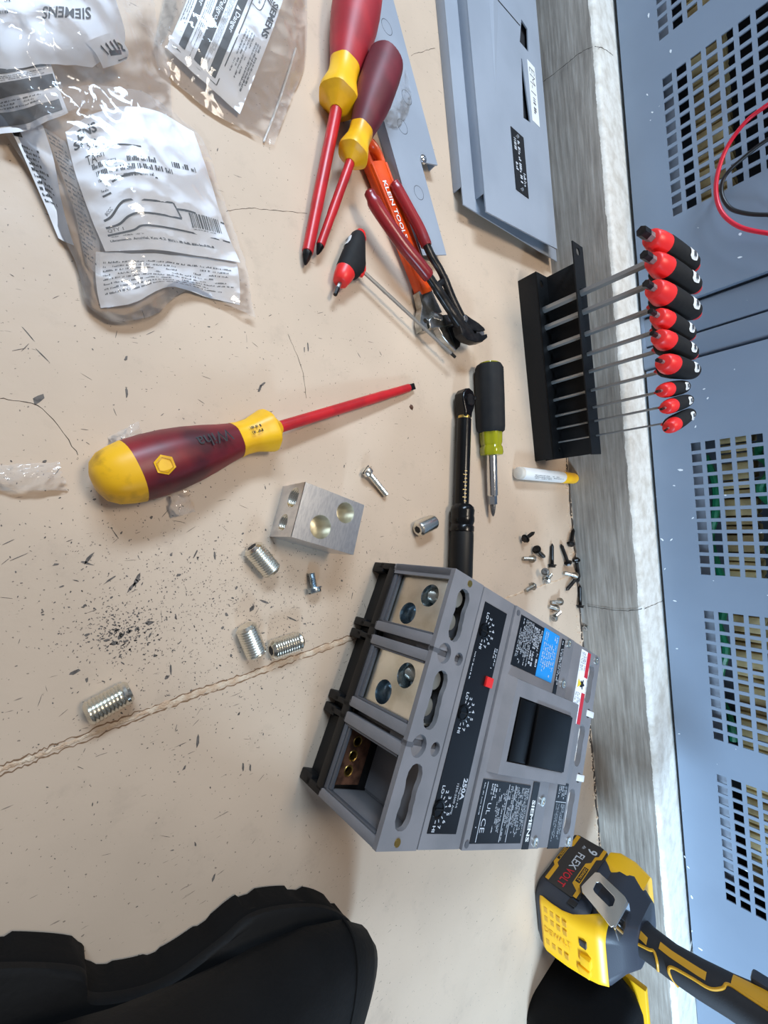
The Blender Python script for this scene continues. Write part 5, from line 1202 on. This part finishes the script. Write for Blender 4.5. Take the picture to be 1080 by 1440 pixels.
MB().box(2, 14, 60, 72, -7, 2.6, .8, M=em).build('release_button', 'drill_yellow', yf); MB().box(18, 27, 56, 70, -7, 2.2, 1.0, M=em).build('release_latch', 'drill_yellow', yf); MB().box(-16, -8, 60, 68, -7, 0.6, .3, M=em).build('latch_slot', 'drill_label', yf)
for y in (-26, 4): MB().box(xl + 8 + (y + 26) * .4, xl + 16 + (y + 26) * .4, yr_ - .5, yr_ + .8, 44, 54, .6).build('battery_notch', 'ink', bat)
# tool foot above the battery
MB().loft([rrect(xl + 26, xr - 2, yl_ + 6, yr_ - 6, 16, 62), rrect(xl + 8, xr - 8, yl_ + 3, yr_ - 3, 18, 72), rrect(xl + 10, xr - 6, yl_ + 5, yr_ - 5, 18, 86), rrect(-34, xr - 8, yl_ + 14, yr_ - 14, 16, 97), rrect(-20, 46, -26, 26, 16, 108)]).build('foot', 'drill_grey', drl, sharp=50)
MB().loft([rrect(xr - 30, xr + 4, yl_ + 4, yr_ - 2, 12, 52), rrect(xr - 34, xr + 10, yl_ + 3, yr_ - 1, 12, 62), rrect(xr - 34, xr + 12, yl_ + 6, yr_ - 4, 12, 80), rrect(xr - 26, xr + 10, yl_ + 14, yr_ - 14, 9, 98)]).build('rear_guard', 'drill_yellow', drl, sharp=50)
MB().box(xr + 8, xr + 12.6, -8, 8, 66, 84, 1).build('guard_slot', 'ink', drl)
# belt hook: folded polished strip
HKM = basis((0, yr_ + 9, 0), (1, 0, 0), (0, 0, 1), (0, -1, 0))
hk = MB().plate([(-31, 52), (1, 56), (4, 60), (-7, 94), (-11, 99), (-50, 101), (-55, 97), (-37, 56)], [[(-24, 64), (-12, 63), (-9, 67), (-16, 85), (-20, 88), (-29, 89), (-33, 86), (-27, 67)]], -1.2, .8, HKM).build('belt_hook', 'chrome', drl, sharp=30, bev=.4)
MB().prism([(-54, 0), (-12, 0), (-8, 22), (-46, 22)], 99, 101, basis((0, yr_ + 10, 0), (1, 0, 0), (0, -1, 0), (0, 0, 1))).build('hook_arm', 'chrome', hk, bev=.4)
MB().cyl((-36, yr_ + 2, 101), (-36, yr_ + 2, 103.5), 4.5, 4, 14).build('hook_screw', 'black_steel', hk)
# handle leaning towards the plinth, ending at the trigger
ax = [(8, 0, 96), (4, 0, 116), (2, 0, 140), (4, 0, 165), (8, 0, 190), (12, 0, 215), (18, 0, 250)]
rad = [(23, 19), (19, 17), (18, 17), (19, 18), (20, 19), (24, 20), (30, 22)]
def hring(i, g=0.0): c_, r_ = ax[i], rad[i]; return [(c_[0] + (r_[0] + g) * math.cos(2 * PI * k / 28), (r_[1] + g) * math.sin(2 * PI * k / 28), c_[2]) for k in range(28)]
MB().loft([hring(i) for i in range(len(ax))]).build('handle', 'drill_rubber', drl, sharp=60)
def hsurf(a_, z, g=.4):
    for i in range(len(ax) - 1):
        if ax[i][2] <= z <= ax[i + 1][2]:
            f = (z - ax[i][2]) / (ax[i + 1][2] - ax[i][2]); cx = ax[i][0] + (ax[i + 1][0] - ax[i][0]) * f
            rx = rad[i][0] + (rad[i + 1][0] - rad[i][0]) * f; ry = rad[i][1] + (rad[i + 1][1] - rad[i][1]) * f
            return Vector((cx + (rx + g) * math.cos(a_), (ry + g) * math.sin(a_), z))
    return Vector((ax[-1][0], 0, z))
for path in ([(2.75, 100), (2.55, 118), (2.45, 124), (2.9, 128), (3.5, 128)], [(3.9, 146), (3.0, 140), (2.6, 142), (2.5, 160), (2.5, 176), (2.2, 186), (1.9, 190), (1.95, 205), (2.1, 240)]):
    MB().tube(bez([hsurf(a_, z) for a_, z in path], 6), 1.5, 8).build('trim_line', 'drill_gold', drl)
def hpatch(a0, a1, z0, z1, g, name, mat):
    m = MB(); n = 8; vs = [hsurf(a0 + (a1 - a0) * i / n + .12 * (j / n), z0 + (z1 - z0) * j / n, g) for j in range(n + 1) for i in range(n + 1)]
    m.add(vs, [(j * (n + 1) + i, j * (n + 1) + i + 1, (j + 1) * (n + 1) + i + 1, (j + 1) * (n + 1) + i) for j in range(n) for i in range(n)]); return m.build(name, mat, drl, flip=False, sharp=180)
hpatch(1.75, 2.15, 128, 172, .7, 'grip_inlay', 'drill_gold'); hpatch(1.9, 2.3, 98, 116, .7, 'grip_inlay', 'drill_gold')
hpatch(1.2, 1.9, 192, 250, .9, 'trigger_housing', 'drill_gold')
MB().box(20, 34, 12, 24, 205, 232, 3).build('trigger', 'drill_grey', drl)

# ------------------------------------------------------------------ black pouch beside the tool
pc = thing('tool_pouch', 'black fabric tool pouch with yellow edge standing behind the cordless tool', 'tool bag', T(480, -740, 0))
def prr(x0, x1, y0, y1, r, z): return rrect(x0, x1, y0, y1, r, z, 5)
MB().loft([prr(-70, 62, -80, 80, 26, 0), prr(-78, 66, -84, 86, 30, 20), prr(-74, 64, -82, 84, 30, 60), prr(-60, 58, -78, 78, 28, 84), prr(-40, 50, -66, 66, 24, 94)]).build('body', 'cloth_black', pc, sharp=180)
MB().box(58, 66, -70, 74, 30, 96, 2).build('yellow_edge', 'drill_yellow', pc)
MB().tube(bez([(-52, 70, 84), (-30, 64, 100), (-10, 40, 104), (0, 0, 102)], 6), 2.2, 8).build('seam', 'black_rubber', pc)
MB().tube(bez([(-66, 40, 74), (-60, 20, 84), (-48, 6, 92)], 5), 1.2, 8).build('zip_pull', 'steel_dark', pc)

# ------------------------------------------------------------------ photographer's boot and trouser leg
ba = Vector((0.885, -0.466, 0)); bb = Vector((0.466, 0.885, 0))
BM = basis((58, -322, 0), ba, bb, (0, 0, 1))
bt_ = thing('work_boot', 'black leather work boot with lugged sole in the dark corner', 'boot', BM)
ol = bez([Vector((x, y, 0)) for x, y in [(-230, 0), (-222, 30), (-200, 46), (-160, 54), (-137, 54), (-98, 44), (-88, 31), (-63, 27), (-42, 30), (-18, 42), (1, 53), (35, 53), (70, 46), (100, 30), (120, 8), (124, -14), (112, -36), (80, -52), (36, -58), (0, -56), (-60, -46), (-120, -40), (-180, -40), (-218, -26), (-230, 0)]], 8)[:-1]
so_ = [(v.x, v.y) for v in ol]
sn_ = [(v.x * (1 - .012 * (k % 10 < 3)), v.y * (1 - .05 * (k % 10 < 3))) for k, v in enumerate(ol)]
def ins(pl, d): cx, cy = -50, 0; return [(cx + (x - cx) * (1 - d / 140), cy + (y - cy) * (1 - d / 52)) for x, y in pl]
up_ = MB().loft([[(x, y, z) for x, y in ins(sn_ if z < 18 else so_, d)] for z, d in ((0.5, 2), (2, 0), (14, 0), (20, 0), (24, 1.5))]).build('outsole', 'boot_sole', bt_, sharp=40)
MB().loft([[(x, y, 24) for x, y in ins(so_, -1.0)], [(x, y, 28) for x, y in ins(so_, -1.0)], [(x, y, 30) for x, y in ins(so_, 2)]]).build('welt', 'boot_leather', bt_, sharp=50)
secs = [(122, 6, 34, 6), (116, 24, 46, 12), (100, 38, 58, 16), (74, 48, 68, 18), (40, 51, 76, 18), (0, 48, 90, 18), (-40, 42, 112, 18), (-80, 42, 150, 18), (-130, 46, 178, 18), (-175, 46, 186, 18), (-212, 34, 180, 18), (-226, 14, 150, 20)]
rings = []
for x, hw, zt_, z0_ in secs:
    r_ = []
    for k in range(24):
        a_ = 2 * PI * k / 24; cz = (26 + zt_) / 2; hz = (zt_ - 22) / 2
        yy = hw * (abs(math.cos(a_)) ** .75) * (1 if math.cos(a_) > 0 else -1); zz = cz + hz * (abs(math.sin(a_)) ** .75) * (1 if math.sin(a_) > 0 else -1)
        tp = 1 - .28 * max(0, (zz - 40) / max(60, zt_)); r_.append((x, yy * tp, zz))
    rings.append(r_)
MB().loft(rings).build('upper', 'boot_leather', bt_, sharp=180)
ts_ = [Vector(rings[3][k % 24]) for k in range(-1, 14)]; cz_ = Vector((74, 0, 46))
MB().tube(bez([cz_ + (v - cz_) * 1.012 for v in ts_], 3), .8, 6).build('toe_seam', 'boot_leather', bt_)
leg = MB()
leg.loft([[(cx + r1 * math.cos(2 * PI * k / 28) , cy + r2 * math.sin(2 * PI * k / 28), z) for k in range(28)] for cx, cy, z, r1, r2 in ((-140, 0, 188, 64, 54), (-146, -2, 215, 66, 58), (-156, -6, 300, 72, 66), (-166, -12, 420, 76, 72), (-170, -18, 520, 82, 80))])
lo_ = leg.build('trouser_leg', 'cloth_black', None, sharp=180); lo_.matrix_world = Matrix(BM) if False else Matrix(((BM[0][0], BM[0][1], BM[0][2], BM[0][3] * S), (BM[1][0], BM[1][1], BM[1][2], BM[1][3] * S), (BM[2][0], BM[2][1], BM[2][2], BM[2][3] * S), (0, 0, 0, 1)))
tag(lo_, 'black trouser leg rising from the work boot', 'clothing')
